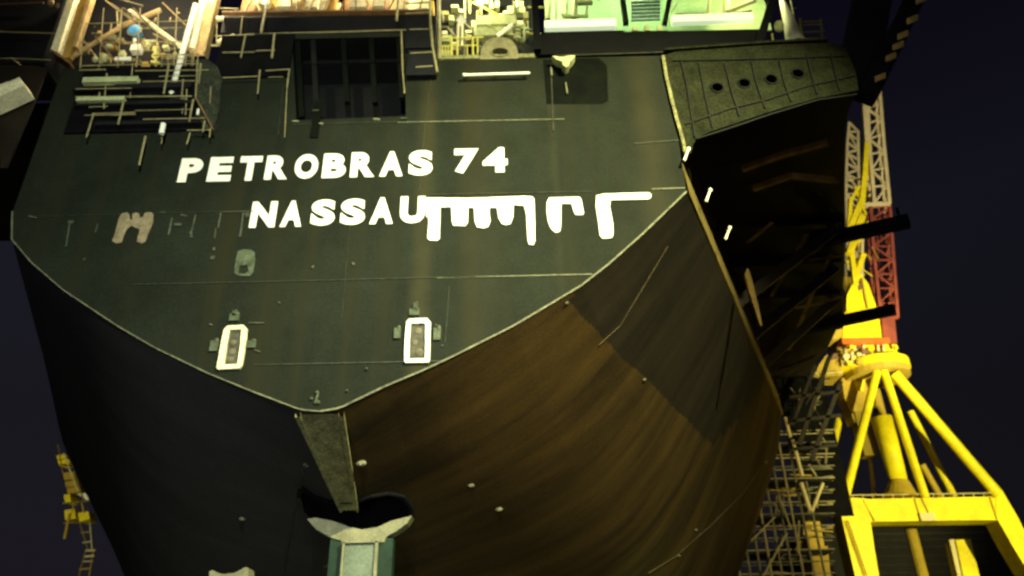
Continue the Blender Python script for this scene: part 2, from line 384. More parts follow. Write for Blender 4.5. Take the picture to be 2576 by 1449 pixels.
# deck and side shell
dk = MB()
sideY = [T+.02] + [T+1.5*k for k in range(1, 23)] + [70, 100, 150, 200]
for side in (-1, 1):
    sh = MB(); st = MB(); vs = []
    for Y in sideY:
        c = chine(side, Y); ins = side*min(.8, .25+(Y-T)*.05)
        vs.append([(c.x, Y, ZC), (c.x+side*.12, Y, ZC+.05), (c.x-side*.05, Y, ZC+2.1), (c.x-ins-side*.05, Y, ZC+2.2), (c.x-ins, Y, DECK)])
    for i in range(len(vs)-1):
        a, b = vs[i], vs[i+1]
        st.add([a[0], a[1], b[1], b[0]], [(0, 1, 2, 3)]); st.add([a[1], a[2], b[2], b[1]], [(0, 1, 2, 3)]); st.add([a[2], a[3], b[3], b[2]], [(0, 1, 2, 3)])
        sh.add([a[3], a[4], b[4], b[3]], [(0, 1, 2, 3)])
        dk.add([(XC, sideY[i], DECK-.01), (a[4][0], sideY[i], DECK-.01), (b[4][0], sideY[i+1], DECK-.01), (XC, sideY[i+1], DECK-.01)], [(0, 1, 2, 3)])
    st.build('rubbing_strake', m_strake if side > 0 else m_dark, ship); sh.build('side_shell', m_side, ship)
dk.build('deck', m_dark, ship)
# edge bead along transom foot
b = MB()
for L_, r_ in ((RT, .045), (LT, .03)):
    A = arc(L_, 60)
    for p_, q in zip(A, A[1:]): b.beam(p_+Vector((0, -.03, .03)), q+Vector((0, -.03, .03)), r_*1.7, .05)
b.build('edge_bead', m_seam, ship)
# keel plate: olive band running from transom foot to trunk
kp = MB()
for k in range(14):
    Y0, Y1 = T-.03+k*.51, T-.03+(k+1)*.51
    def w_(Y): return 1.0-.55*((Y-T)/7)
    def zc(Y): return section(1, max(Y, T))[0].z-.10
    for s0, s1, dz in ((-1, -.78, .1), (-.78, .78, 0), (.78, 1, .1)):
        kp.add([(XC+s0*w_(Y0), Y0, zc(Y0)-dz), (XC+s1*w_(Y0), Y0, zc(Y0)-dz), (XC+s1*w_(Y1), Y1, zc(Y1)-dz), (XC+s0*w_(Y1), Y1, zc(Y1)-dz)], [(0, 1, 2, 3)])
    for s0 in (-1, -.78, .78, 1):
        kp.add([(XC+s0*w_(Y0), Y0, zc(Y0)-.1), (XC+s0*w_(Y1), Y1, zc(Y1)-.1), (XC+s0*w_(Y1), Y1, zc(Y1)+.1), (XC+s0*w_(Y0), Y0, zc(Y0)+.1)], [(0, 1, 2, 3)])
kp.build('keel_plate', m_keel, ship)
# rudder horn head
hn = thing('rudder_post', P(910, 1449, 38.4), 'pale flared post head under the black opening at the stern centre', 'rudder post')
b = MB(); b.poly([D2([(772,1306),(792,1302),(838,1311),(880,1326),(910,1332),(950,1326),(985,1310),(1036,1297),(1024,1316),(1000,1334),(972,1350),(966,1364),(868,1364),(852,1358),(832,1352),(796,1332)], 38.0)], .9)
b.build('flared_head', m_horn, hn)
b = MB(); pz = P(870, 1350, 38.0); qz = P(952, 1350, 38.0)
b.poly([[Vector((pz.x+.02, 37.8, 0)), Vector((qz.x, 37.8, 0)), Vector((qz.x, 37.8, pz.z-.25)), Vector((pz.x+.02, 37.8, pz.z-.25))]], .18)
b.build('post', m_hornp, hn)
b = MB(); b.beam(Vector((pz.x-.0, 37.75, 0)), Vector((pz.x, 37.75, pz.z-.3)), .1, .25); b.beam(Vector((qz.x, 37.75, 0)), Vector((qz.x, 37.75, pz.z-.3)), .14, .25); b.beam(Vector((pz.x-.1, 37.75, pz.z-.3)), Vector((qz.x+.15, 37.75, pz.z-.3)), .12, .25)
b.build('edge_plate', m_horn, hn)
b = MB(); b.box((pz.x-.75, 38.1, 0), (qz.x+.7, 38.8, pz.z-.1)); b.build('flank', m_flank, hn)

# wing with portholes, right; plain mirrored wing left
wing = [(1672,138),(1700,130),(1935,113),(2080,107),(2126,116),(2135,142),(2152,178),(2160,226),(2110,237),(2057,246),(1932,282),(1850,310),(1785,331),(1757,345),(1744,362),(1738,385),(1722,384),(1712,340),(1690,240)]
YW = T-.12
ho = [(1804,220),(1872,209),(1940,199),(2007,185)]
def circ(cx, cy, r, n=20, Y=YW): return [P(cx+r*math.cos(2*math.pi*k/n)*1.0, cy+r*math.sin(2*math.pi*k/n), Y) for k in range(n)]
b = MB(); b.poly([D2(wing, YW)] + [circ(x, y, 14.5) for x, y in ho], .1)
wg = b.build('wing_plate', m_wing, ship)
b = MB(); wc = D2(wing[2:12], YW+.9); b.poly([wc], .05); b.build('inner_bulkhead', m_black, ship)
for x, y in ho:
    b = MB(); b.ring(P(x, y, YW-.02), u_(15.5, P(x, y, YW)), .05, (0, 1, 0)); b.build('porthole_rim', m_rib, wg)
for seg in [((1712,150),(1728,215),(1748,345)),((1758,158),(1774,240),(1793,322)),((1823,160),(1842,235),(1860,292)),((1890,155),(1905,215),(1925,272)),((1960,150),(1972,205),(1990,255)),((2030,140),(2042,190),(2056,236)),((2090,135),(2100,180),(2112,226)),
            ((1693,153),(1932,148),(2130,141)),((1723,313),(1838,273),(1932,250),(2032,216),(2107,200),(2150,190)),((1750,350),(1850,318),(1932,290),(2057,252),(2155,238))]:
    b = MB(); q = D2(seg, YW-.04)
    for a, c in zip(q, q[1:]): b.beam(a, c, .075, .09)
    b.build('rib', m_rib, wg)
b = MB(); q = D2([(1672,128),(1700,126),(1935,109),(2080,103)], YW-.02); 
for a, c in zip(q, q[1:]): b.beam(a, c, .14, .3)
b.build('gunwale', m_wing, wg)
# light worn corner edge between transom and wing
b = MB(); q = D2([(1668,140),(1676,190),(1690,250),(1700,290),(1716,345),(1726,390)], YW-.03)
for a, c in zip(q, q[1:]): b.beam(a, c, .16, .06)
b.build('corner_strip', m_keel, ship)
# left wing mirrored
b = MB(); q = [Vector((2*XC-p_.x, p_.y, p_.z)) for p_ in D2(wing, YW)]; b.poly([q], .1); b.build('wing_plate', m_side, ship)

# side gallery (starboard): underside deck and brackets
def PZ(px, py, z):
    d = ray(px, py); return CAM + d*((z-CAM.z)/d.z)
GZ = DECK-.4
ge = [PZ(x, y, GZ) for x, y in [(2158,232),(2135,275),(2126,320),(2124,420),(2124,560),(2122,700),(2118,800),(2085,870),(2045,925),(2000,985)]]
gl = MB()
for a, c in zip(ge, ge[1:]):
    ia, ic = chine(1, a.y).x-1, chine(1, c.y).x-1
    gl.add([(ia, a.y, GZ), tuple(a), tuple(c), (ic, c.y, GZ), (ia, a.y, GZ+.5), (a.x, a.y, GZ+.5), (c.x, c.y, GZ+.5), (ic, c.y, GZ+.5)],
           [(0,1,2,3),(7,6,5,4),(1,5,6,2)])
gal = gl.build('side_gallery', m_side, ship)
gl = MB()
for a, c in zip(ge[:5], ge[1:5]):
    a, c = Vector((2*XC-a.x, a.y, GZ)), Vector((2*XC-c.x, c.y, GZ)); ia, ic = chine(-1, a.y).x+1, chine(-1, c.y).x+1
    gl.add([(ia, a.y, GZ), tuple(a), tuple(c), (ic, c.y, GZ), (ia, a.y, GZ+.5), (a.x, a.y, GZ+.5), (c.x, c.y, GZ+.5), (ic, c.y, GZ+.5)],
           [(0,1,2,3),(7,6,5,4),(1,5,6,2)])
gl.build('side_gallery', m_side, ship)
for k in range(3):
    Y = 46+5.5*k
    i = [j for j in range(len(ge)-1) if ge[j].y <= Y <= ge[j+1].y]
    if not i: continue
    a, c = ge[i[0]], ge[i[0]+1]; xo = a.x+(c.x-a.x)*(Y-a.y)/(c.y-a.y); xi = chine(1, Y).x-.7
    b = MB(); b.beam((xi, Y, GZ-.4), (xo-.3, Y, GZ-.2), .25, .7); b.beam((xi, Y, ZC+1.8), (xo-.8, Y, GZ-.6), .7, .45)
    b.build('bracket', m_side, gal)
for seg in [((1868,425),(1960,392),(2082,358)),((1880,610),(1905,590),(1942,560)),((1895,475),(1990,442),(2110,455)),((1940,745),(2000,640),(2030,590)),((1985,880),(2060,700),(2090,640)),((2035,655),(2075,650),(2118,643)),((2000,775),(2060,765),(2120,745))]:
    b = MB(); q = [PZ(x, y, GZ-1.0) for x, y in seg]
    wd = .32 if seg[0][1] < 500 else .08
    for a, c in zip(q, q[1:]): b.beam(a, c, wd, .3)
    b.build('gallery_pipe', m_ridge, gal)
for (x0, y0, x1, y1, wd) in [(2040,610,2287,556,26), (2020,828,2252,778,20)]:
    b = MB(); a = PZ(x0, y0, GZ-.2); c = PZ(x1, y1, GZ-.2); b.beam(a, c, u_(wd, c)*.9, .9, ref=Vector((0, 0, 1))); b.beam(c+Vector((-.6, 0, 0)), c+Vector((-.6, 0, 1.1)), .15)
    b.build('outrigger', m_jib, ship)
# highlight sliver put in as a coloured plate, and little pads on strake
for i, (x, y) in enumerate([(1727,390),(1782,493),(1831,588)]):
    b = MB(); p_ = P(x, y, 29.3 + (i*3.3)); Yp = [29.6, 32.4, 35.0][i]; a = P(x-6, y+14, Yp); c = P(x+5, y-15, Yp); b.tube(a, c, .07, .05); b.ball(c, .1, .1, .12)
    b.build('hanging_rod', m_white, ship)
b = MB(); b.poly([[P(x, y, 39.5) for x, y in [(1874,690),(1880,674),(1886,684),(1896,720),(1908,770),(1918,820),(1912,818),(1900,780),(1885,735)]]], .3); b.build('highlight_sliver', m_highlight, ship)

# ------------------------------------------------------------------ lettering
def glyphs(pname, rows, Y=T-.035):
    par = bpy.data.objects.new(pname, None); COL.objects.link(par); par.parent = ship; par.matrix_parent_inverse = ship.matrix_world.inverted()
    for ch, x0, x1, y0, y1 in rows:
        cu = bpy.data.curves.new('g', 'FONT'); cu.body = ch; cu.offset = .055; cu.resolution_u = 6; cu.fill_mode = 'FRONT'
        ob = bpy.data.objects.new('g', cu); COL.objects.link(ob); bpy.context.view_layer.update()
        me = bpy.data.meshes.new_from_object(ob.evaluated_get(bpy.context.evaluated_depsgraph_get()))
        xs = [v.co.x for v in me.vertices]; ys = [v.co.y for v in me.vertices]
        gx0, gx1, gy0, gy1 = min(xs), max(xs), min(ys), max(ys)
        xm, ym = (x0+x1)/2, (y0+y1)/2; ln = (1200-xm)/3300*(y1-y0)
        A = P(x0+abs(ln)/2, ym, Y); B = P(x1-abs(ln)/2, ym, Y); zt = P(xm, y0, Y).z; zb = P(xm, y1, Y).z
        dz = (B.z-A.z)*0
        vs = []
        for v in me.vertices:
            fx = (v.co.x-gx0)/(gx1-gx0); fy = (v.co.y-gy0)/(gy1-gy0)
            vs.append((A.x+(B.x-A.x)*fx, Y, zb+(zt-zb)*fy))
        out = MB(); out.add(vs, [tuple(p_.vertices) for p_ in me.polygons])
        lo = out.build('letter', m_white); lo.parent = par
        bpy.data.objects.remove(ob); bpy.data.curves.remove(cu); bpy.data.meshes.remove(me)
g1 = glyphs('ship_name', [('P',445,515,398,458),('E',519,590,395,456),('T',596,662,393,454),('R',664,730,391,451),('O',738,804,388,449),('B',809,874,386,447),('R',880,946,383,445),('A',954,1016,381,443),('S',1027,1090,378,441),('7',1142,1204,374,436),('4',1214,1277,371,433)])
g2 = glyphs('home_port', [('N',626,700,507,572),('A',703,766,505,570),('S',779,847,502,567),('S',854,922,500,565),('A',929,992,497,563),('U',1005,1071,494,561)])
YP = T-.055
b = MB(); b.poly([D2([(1072,497),(1180,498),(1320,493),(1338,494),(1344,500),(1346,560),(1346,606),(1342,616),(1330,614),(1327,600),(1324,540),(1318,517),(1292,515),(1291,545),(1284,563),(1272,566),(1262,562),(1254,548),(1250,522),(1232,522),(1231,536),(1234,556),(1228,570),(1216,574),(1200,571),(1194,555),(1192,522),(1178,522),(1177,560),(1170,568),(1140,567),(1137,558),(1135,520),(1108,521),(1107,560),(1106,600),(1100,605),(1080,604),(1075,598),(1078,560),(1077,545),(1072,546)], YP)])
b.build('paint_blot', m_white, ship, label='white overpainted bar with hanging drips after the port name')
b = MB(); b.poly([D2([(1382,497),(1456,495),(1462,500),(1469,535),(1466,540),(1448,540),(1443,530),(1438,512),(1412,512),(1411,570),(1408,582),(1398,585),(1386,575),(1378,555),(1375,530),(1376,508)], YP)])
b.build('paint_blot', m_white, ship)
b = MB(); b.poly([D2([(1500,492),(1520,487),(1632,484),(1638,488),(1638,497),(1630,501),(1536,503),(1534,520),(1542,560),(1543,590),(1539,598),(1516,600),(1509,592),(1505,560),(1499,520)], YP)])
b.build('paint_blot', m_white, ship)
b = MB(); b.poly([D2([(307,536),(320,534),(326,540),(327,552),(332,553),(333,538),(342,534),(350,537),(353,548),(360,545),(364,535),(378,533),(386,538),(385,560),(372,590),(366,608),(356,612),(345,608),(346,596),(352,578),(348,575),(338,572),(331,567),(320,575),(312,592),(306,610),(292,612),(282,606),(288,590),(296,560),(300,545)], YP)])
b.build('paint_blot', m_mark, ship, label='cream M shaped overpaint patch left of the port name')
# faded number eight
b = MB(); o8 = [(598,632),(612,627),(632,628),(641,635),(642,655),(637,685),(628,694),(600,694),(590,688),(590,672),(594,650)]
b.poly([D2(o8, YP), D2([(603,668),(622,666),(625,682),(615,689),(600,687)], YP)]); b.build('faded_mark', m_fgreen, ship)
# small faded spots and draught marks
def quad(mb, x0, y0, x1, y1, w_px, Y=YP):
    a, c = P(x0, y0, Y), P(x1, y1, Y); mb.beam(a, c, u_(w_px, a), .02)
for q in [(176,560,166,620,3),(246,563,240,585,3),(72,543,94,548,3),(433,548,424,590,4),(492,540,482,582,3),(480,582,482,598,6),(556,535,548,575,3),(543,574,540,600,3),(612,535,605,590,4),(400,534,416,533,2),(455,540,470,543,5),(438,564,456,565,7),(530,648,540,648,10),(788,668,786,674,5),(888,660,891,667,6),(538,622,538,630,5),(604,588,604,596,6),(172,557,184,560,9),(210,652,214,652,6),(560,533,640,531,2),(620,535,624,545,10)]:
    b = MB(); quad(b, *q); b.build('faded_mark', m_faint, ship)
# seams
for seg, mt, wd in [([(330,716),(700,708),(1100,698),(1250,696)], m_seamd, .035), ([(1100,699),(1490,690)], m_seam, .05), ([(740,313),(1000,307)], m_seamd, .04), ([(1000,308),(1420,300)], m_seam, .05),
                    ([(640,918),(1120,908)], m_seamd, .04), ([(1640,476),(1724,473)], m_seam, .06), ([(1080,490),(1490,482)], m_seamd, .03), ([(80,545),(620,531)], m_seamd, .025),
                    ([(1395,140),(1500,137),(1715,130)], m_seamd, .07), ([(1112,150),(1350,145)], m_seamd, .05), ([(1085,195),(1070,300),(1056,480)], m_seamd, .03), ([(1386,160),(1392,330)], m_seamd, .05), ([(1595,362),(1716,352)], m_seamd, .05), ([(1130,720),(1120,860)], m_seamd, .02), ([(712,210),(700,340)], m_seamd, .03), ([(880,560),(860,800)], m_seamd, .015)]:
    b = MB(); q = D2(seg, T-.02)
    for a, c in zip(q, q[1:]): b.beam(a, c, wd, .05)
    b.build('weld_seam', mt, ship)
# white handrail, bracket, stroke
b = MB(); b.tube(P(1168, 189, T-.35), P(1333, 184, T-.35), .075); 
for x in (1175, 1250, 1325): b.tube(P(x, 188-(x-1168)*.03, T-.35), P(x, 188-(x-1168)*.03, T)+Vector((0, .05, 0)), .04)
b.ball(P(1168, 189, T-.35), .11, .11, .1); b.build('handrail', m_white, ship)
b = MB(); b.poly([D2([(1389,140),(1402,142),(1416,143),(1426,140),(1447,139),(1440,149),(1433,155),(1431,165),(1424,169),(1416,163),(1414,154),(1400,149)], T-.6)], .5); b.build('fairlead_bracket', m_pale, ship)
b = MB(); b.tube(P(1423, 208, T-.1), P(1427, 236, T-.1), .035); b.tube(P(1386, 168, T-.05), P(1388, 190, T-.05), .05); b.build('hanging_rod', m_horn, ship)
# lugs
for (x, y, w_px) in [(947,301,16),(1016,299,16),(744,306,16),(795,279,16),(808,312,10)]:
    b = MB(); a = P(x-w_px/2, y, T-.06); c = P(x+w_px/2, y, T-.06); b.beam(a, c, .07, .12); b.build('pad_eye', m_horn if y > 299 else m_fgreen, ship)
# sea chests
def sea_chest(o, i, lugs, bars):
    b = MB(); b.poly([D2(o, T-.16), D2(i, T-.16)], .15); fr = b.build('sea_chest_frame', m_white if lugs[0][0] > 900 else m_cream, ship)
    b = MB(); b.poly([D2(i, T-.03)]); b.build('grating', m_box, fr)
    for (x, y, r) in bars:
        b = MB(); b.ball(P(x, y, T-.04), u_(r, P(x, y, T)), .05, u_(r, P(x, y, T))); b.build('stain', m_stain if r > 7 else m_box, fr)
    for (x, y, w2, h2) in lugs:
        b = MB(); p_ = P(x, y, T); wx, wz = u_(w2, p_)/2, u_(h2, p_)/2*1.1
        b.box((p_.x-wx, T-.12, p_.z-wz), (p_.x+wx, T+.02, p_.z+wz)); b.ball((p_.x+wx*.5, T-.1, p_.z+wz), wx*.55, .06, wz*.5); b.build('lug', m_fgreen, fr)
sea_chest([(1028,802),(1074,800),(1083,810),(1082,860),(1081,905),(1078,911),(1020,912),(1017,908),(1018,860),(1022,810)], [(1033,813),(1070,812),(1070,860),(1069,901),(1029,902),(1030,860)],
          [(1043,787,25,16),(1046,771,11,14),(1000,840,16,26),(1100,842,18,30)], [(1052,832,9),(1055,886,11),(1044,862,8)])
sea_chest([(572,819),(612,817),(621,826),(618,860),(608,918),(602,926),(548,929),(544,924),(548,905),(556,860),(563,828)], [(577,829),(607,828),(604,866),(597,915),(563,917),(570,866)],
          [(591,800,24,18),(592,790,12,12),(540,872,20,26),(633,868,24,18)], [(586,862,9),(584,885,10),(580,905,9)])
b = MB()
for q in [(625,812,665,812,3),(527,815,535,818,3),(1095,815,1100,820,3),(640,880,655,885,3),(1110,870,1116,868,4),(700,760,706,762,3)]: quad(b, *q)
b.build('faded_mark', m_faint, ship)
# ridge feature at transom foot
b = MB()
for x, y, r in [(798,988,5),(784,1003,4),(800,1012,6),(873,983,3),(922,928,4)]: b.ball(P(x, y, T-.05), u_(r, P(x, y, T)), .1, u_(r, P(x, y, T)))
b.tube(P(792, 1015, T-.05), P(800, 990, T-.05), .05); b.build('towing_lug', m_fgreen, ship)
# anodes on the bottom: found where the view ray meets the hull
from mathutils.bvhtree import BVHTree
bv = BVHTree.FromPolygons(h.v, h.f)
def on_hull(px, py):
    d = ray(px, py).normalized(); hit = bv.ray_cast(CAM, d); return (hit[0], hit[1]) if hit[0] else (None, None)
for x, y, r in [(908,1165,14),(771,1170,9),(1185,1221,9),(1255,1281,10),(610,1305,9),(823,1423,10),(977,1420,9),(1925,1162,7),(1750,1333,5),(1707,1398,5),(1425,762,6),(1620,955,6)]:
    p_, n_ = on_hull(x, y)
    if p_ is None: continue
    b = MB(); rr = u_(r, p_); b.ball(p_, rr, rr*.8, rr*.6, 10, 6); b.tube(p_, p_+(CAM-p_).normalized()*rr*1.2, rr*.5, rr*.35); b.build('anode', m_anode if r < 12 else m_horn, ship)
cx_, cy_ = 900, 1290
lip = [(cx_+(x-cx_)*1.03, cy_+(y-cy_)*1.06) for x, y in HOLE[-1:]+HOLE[:9]]
q = []
for a, c in zip(lip, lip[1:]):
    for k in range(6):
        p_, n_ = on_hull(a[0]+(c[0]-a[0])*k/6, a[1]+(c[1]-a[1])*k/6)
        if p_ and p_.y < 46: q.append(p_)
b = MB()
for a, c in zip(q, q[1:]):
    if (a-c).length < 3: b.tube(a, c, .13, n=8)
b.build('trunk_lip', m_black, ship)
for seg, mt, wd in [([(1680,620),(1620,720),(1560,820),(1500,875)], m_ridge2, .04), ([(767,1185),(740,1290),(712,1449)], m_seamd, .05), ([(1940,1140),(1870,1240),(1790,1320),(1700,1400),(1620,1449)], m_ridge2, .06)]:
    q = []
    for a, c in zip(seg, seg[1:]):
        for k in range(8):
            p_, n_ = on_hull(a[0]+(c[0]-a[0])*k/8, a[1]+(c[1]-a[1])*k/8)
            if p_: q.append(p_ + (CAM-p_).normalized()*.05)
    b = MB()
    for a, c in zip(q, q[1:]):
        if (a-c).length < 8: b.beam(a, c, wd, .05)
    if b.v: b.build('weld_seam', mt, ship)

# ------------------------------------------------------------------ topsides, right: lit deck cabin
def bx(mb, x0, y0, x1, y1, Y, dep, mi=0):         # upright box spanning a frame rectangle, at distance Y
    a = P(x0, (y0+y1)/2, Y); c = P(x1, (y0+y1)/2, Y); xm = (x0+x1)/2
    mb.box((a.x, Y, P(xm, y1, Y).z), (c.x, Y+dep, P(xm, y0, Y).z), mi)
def rodp(mb, x0, y0, x1, y1, w_px, Y, Y1=None):
    a, c = P(x0, y0, Y), P(x1, y1, Y1 or Y); mb.tube(a, c, u_(w_px, a)/2)
cab = thing('deck_cabin', P(1640, 100, 31.2), 'open green lit deck cabin in a black frame above the wing', 'cabin')
b = MB(); bx(b, 1350, 79, 1925, 131, 30.5, 3.0); b.build('fascia', m_black, cab)
b = MB(); b.beam(P(1352, 132, 30.4), P(1342, -40, 30.4), .38, .5); b.build('corner_post', m_black, cab)
b = MB(); b.beam(P(1905, 125, 30.4), P(1955, -40, 30.4), .42, .5); b.build('corner_post', m_black, cab)
b = MB(); bx(b, 1370, -60, 1560, 78, 33.2, .1); bx(b, 1670, -60, 1925, 78, 33.2, .1); bx(b, 1560, -60, 1670, 78, 33.4, .1); b.build('rear_wall', m_wallg, cab)
for q in [(1370, 66, 1549, 61, 24), (1690, 52, 1893, 45, 22)]:
    b = MB(); a, c = P(q[0], q[1], 30.3), P(q[2], q[3], 30.3); b.beam(a, c, u_(q[4], a), .35); b.build('light_trough', m_tube, cab)
b = MB()
for k in range(6): rodp(b, 1588, 6+k*9, 1660, 3+k*9, 8, 30.9)
b.build('cable_coil', m_reel, cab)
b = MB(); b.beam(P(1575, 60, 30.7), P(1562, -30, 30.7), .28, .3); b.build('reel_frame', m_dark, cab); b = MB(); b.beam(P(1672, 60, 30.7), P(1690, -30, 30.7), .28, .3); b.build('reel_frame', m_dark, cab)
for x in (1598, 1628, 1660):
    b = MB(); bx(b, x-6, 64, x+6, 76, 30.35, .14); b.build('pad_eye', m_pale, cab)
b = MB(); rodp(b, 1425, 44, 1425, 0, 8, 31.2); rodp(b, 1412, 36, 1440, 40, 8, 31.2); rodp(b, 1445, 46, 1448, -10, 14, 31); rodp(b, 1415, 42, 1480, 40, 10, 31); rodp(b, 1475, 40, 1478, 18, 8, 31); rodp(b, 1450, 8, 1490, 6, 14, 31); b.build('mooring_bitts', m_pale, cab)
b = MB(); rodp(b, 1378, 50, 1382, -20, 14, 31.3); rodp(b, 1400, 50, 1396, -20, 5, 31.3); rodp(b, 1505, 0, 1510, -20, 5, 31); b.build('pipe', m_pale, cab)
b = MB(); rodp(b, 1700, 35, 1790, 38, 6, 31); rodp(b, 1780, 40, 1786, -10, 9, 31.2); rodp(b, 1830, 30, 1900, 0, 12, 31); rodp(b, 1835, 36, 1890, 26, 10, 31); rodp(b, 1825, 40, 1830, -20, 20, 31.6); rodp(b, 1690, 30, 1705, 5, 5, 31); b.build('pipe', m_pale, cab)
# cone post and yellow rails at wing
pc = thing('vent_post', P(2000, 110, 31), 'white tapering vent post standing on the wing beside the yellow rails', 'vent')
b = MB(); b.tube(P(2004, 112, 31), P(1965, -5, 31), .52, .12, 16); b.build('mast', m_white, pc, smooth=False)
b = MB(); b.ball(P(1960, 66, 30.7), .26, .26, .4); b.build('vent_head', m_pale, pc)
yr = thing('guard_rail', P(2020, 108, 30.6), 'yellow guard rail of four bars at the wing tip', 'railing', 'yellow guard rails')
b = MB()
for y in (54, 62, 80, 97, 106): rodp(b, 2022 if y < 100 else 1936, y+1, 2066+(y-50)*.25, y-1, 4, 30.6)
b.build('rail', m_rail, yr)
for x0, x1 in ((2017, 2012), (2070, 2064), (1945, 1942)):
    b = MB(); rodp(b, x0, 108, x1, 48 if x0 > 2000 else 85, 8 if x0 == 2017 else 4, 30.6); b.build('post', m_rail, yr)
b = MB(); rodp(b, 2000, 60, 1985, -20, 5, 31.5); rodp(b, 1990, 22, 2005, 20, 3, 31.5); tag(b.build('whip_post', m_poled), 'thin grey post rising behind the white vent post', 'post')
# ------------------------------------------------------------------ topsides, centre right
gr = thing('guard_rail', P(1150, 135, 30.4), 'low yellow guard rail with pickets beside the arched fairlead', 'railing', 'yellow guard rails')
b = MB(); rodp(b, 1105, 96, 1216, 94, 5, 30.4); rodp(b, 1110, 116, 1200, 114, 4, 30.4); b.build('rail', m_rail, gr)
for x, wd in ((1114, 3), (1121, 3), (1128, 3), (1136, 7), (1151, 5), (1176, 3), (1190, 5), (1202, 4)):
    b = MB(); rodp(b, x, 146, x-1, 96 if wd > 3 else 116, wd, 30.4); b.build('picket', m_rail, gr)
b = MB(); bx(b, 1106, 137, 1345, 150, 30.06, .12); b.build('toe_plate', m_keel, ship)
ty = thing('mooring_fairlead', P(1256, 146, 30.0), 'worn beige arched mooring fairlead with an oval hole at the deck edge', 'fairlead')
ar = [(1207,149),(1209,130),(1214,115),(1224,103),(1238,96),(1256,93),(1275,95),(1290,103),(1299,116),(1303,132),(1304,147)]
b = MB(); b.poly([D2(ar, 29.95), D2([(1257+21*math.cos(t*.45), 131+9.5*math.sin(t*.45)) for t in range(14)], 29.95)], .55); b.build('casting', m_rub, ty)
b = MB(); q = D2([(1257+23*math.cos(t*.4488), 131+11*math.sin(t*.4488)) for t in range(15)], 29.93)
for a, c in zip(q, q[1:]): b.tube(a, c, .045)
b.build('lip', m_rub, ty); b = MB(); b.poly([D2([(1236,120),(1278,120),(1278,142),(1236,142)], 30.4)], .05); b.build('back_plate', m_black, ty)
sg = thing('diamond_sign', P(1158, 115, 30.5), 'white diamond shaped plate on two short posts by the yellow rail', 'sign')
b = MB(); b.poly([D2([(1160,36),(1172,52),(1160,66),(1147,50)], 30.5)], .05); b.build('plate', m_white, sg)
for x in (1153, 1163):
    b = MB(); rodp(b, x, 60, x-1, 115, 6, 30.6); b.build('post', m_cream, sg)
b = MB(); bx(b, 1199, 38, 1300, 60, 31.2, .6); bx(b, 1193, 62, 1290, 88, 31.4, .5); tag(b.build('cable_box', m_pale), 'pale rectangular cable box lying behind the arched fairlead', 'box')
b = MB(); rodp(b, 1250, 92, 1290, 63, 10, 30.9); tag(b.build('hose', m_white), 'short white hose slanting above the arched fairlead', 'hose')
tw = thing('deck_machinery', P(1230, 60, 32.5), 'pale yellow cluster of deck machinery and pipes left of the lit cabin', 'machinery')
for k in range(46):
    b = MB(); x = random.uniform(1108, 1330); y = random.uniform(-10, 128); wd = random.uniform(6, 26); bx(b, x, y, x+wd, y+random.uniform(5, 18), random.uniform(31.6, 33), .4)
    b.build('housing', random.choice((m_pale, m_pale, m_pole, m_cream)), tw)
for k in range(26):
    b = MB(); x = random.uniform(1112, 1330); y = random.uniform(-20, 90); rodp(b, x, y, x+random.choice((1, -2, 3, 40, 60)), y+random.choice((2, 40, 70))*random.uniform(.5, 1), random.uniform(3, 6), random.uniform(31, 32.4))
    b.build('pipe', random.choice((m_pole, m_rail, m_pale, m_poled)), tw)
b = MB(); bx(b, 1108, -40, 1345, 152, 33.2, .2); b.build('back_plate', m_dark, tw)
lmp = thing('coil_lamp', P(1303, 110, 30.5), 'small ribbed white lamp hanging beside the black cabin post', 'lamp')
b = MB(); [b.ring(P(1303-i*.3, 70+i*9, 30.5), .14, .05, (0, 0, 1), 14, 6) for i in range(4)]; b.build('coil', m_pale, lmp)
b = MB(); rodp(b, 1301, 66, 1290, -10, 4, 30.5); b.build('cable', m_pole, lmp)
# ------------------------------------------------------------------ topsides, middle
hm = thing('helideck_edge', P(850, 60, 31), 'long dark overhanging deck box with tan top beam above the stern recess', 'deck module')
b = MB(); bx(b, 560, 36, 1085, 76, 30.6, 4); b.build('box_girder', m_dark, hm)
b = MB(); b.beam(P(560, 34, 30.4), P(1088, 30, 30.4), .13, .3); b.build('top_beam', m_brownp, hm)
b = MB(); q = D2([(545,92),(640,86),(735,83),(860,80),(1079,73)], 30.2)
for a, c in zip(q, q[1:]): b.tube(a, c, .04)
b.build('edge_rail', m_pole, hm)
ms = thing('stacked_equipment', P(850, 10, 32.5), 'row of brightly lit tan and cream machine casings above the dark deck box', 'machinery')
for k in range(24):
    b = MB(); x = 605+k*20+random.uniform(-6, 6); y = random.uniform(-30, 8); bx(b, x, y, x+random.uniform(12, 34), 28, random.uniform(31.6, 32.8), .6); b.build('casing', random.choice((m_tan, m_cream, m_ochre, m_brownp)), ms)
for x in (640, 700, 770, 880, 940, 1000, 1050):
    b = MB(); bx(b, x, random.uniform(-30, -5), x+random.uniform(20, 50), random.uniform(8, 22), 31.4, .4); b.build('cover', m_cream, ms)
for k in range(12):
    b = MB(); x = 615+k*40; rodp(b, x, 28, x+random.uniform(-35, 40), -30, random.uniform(3, 6), 31.1); b.build('pipe', random.choice((m_tan, m_brownp)), ms)

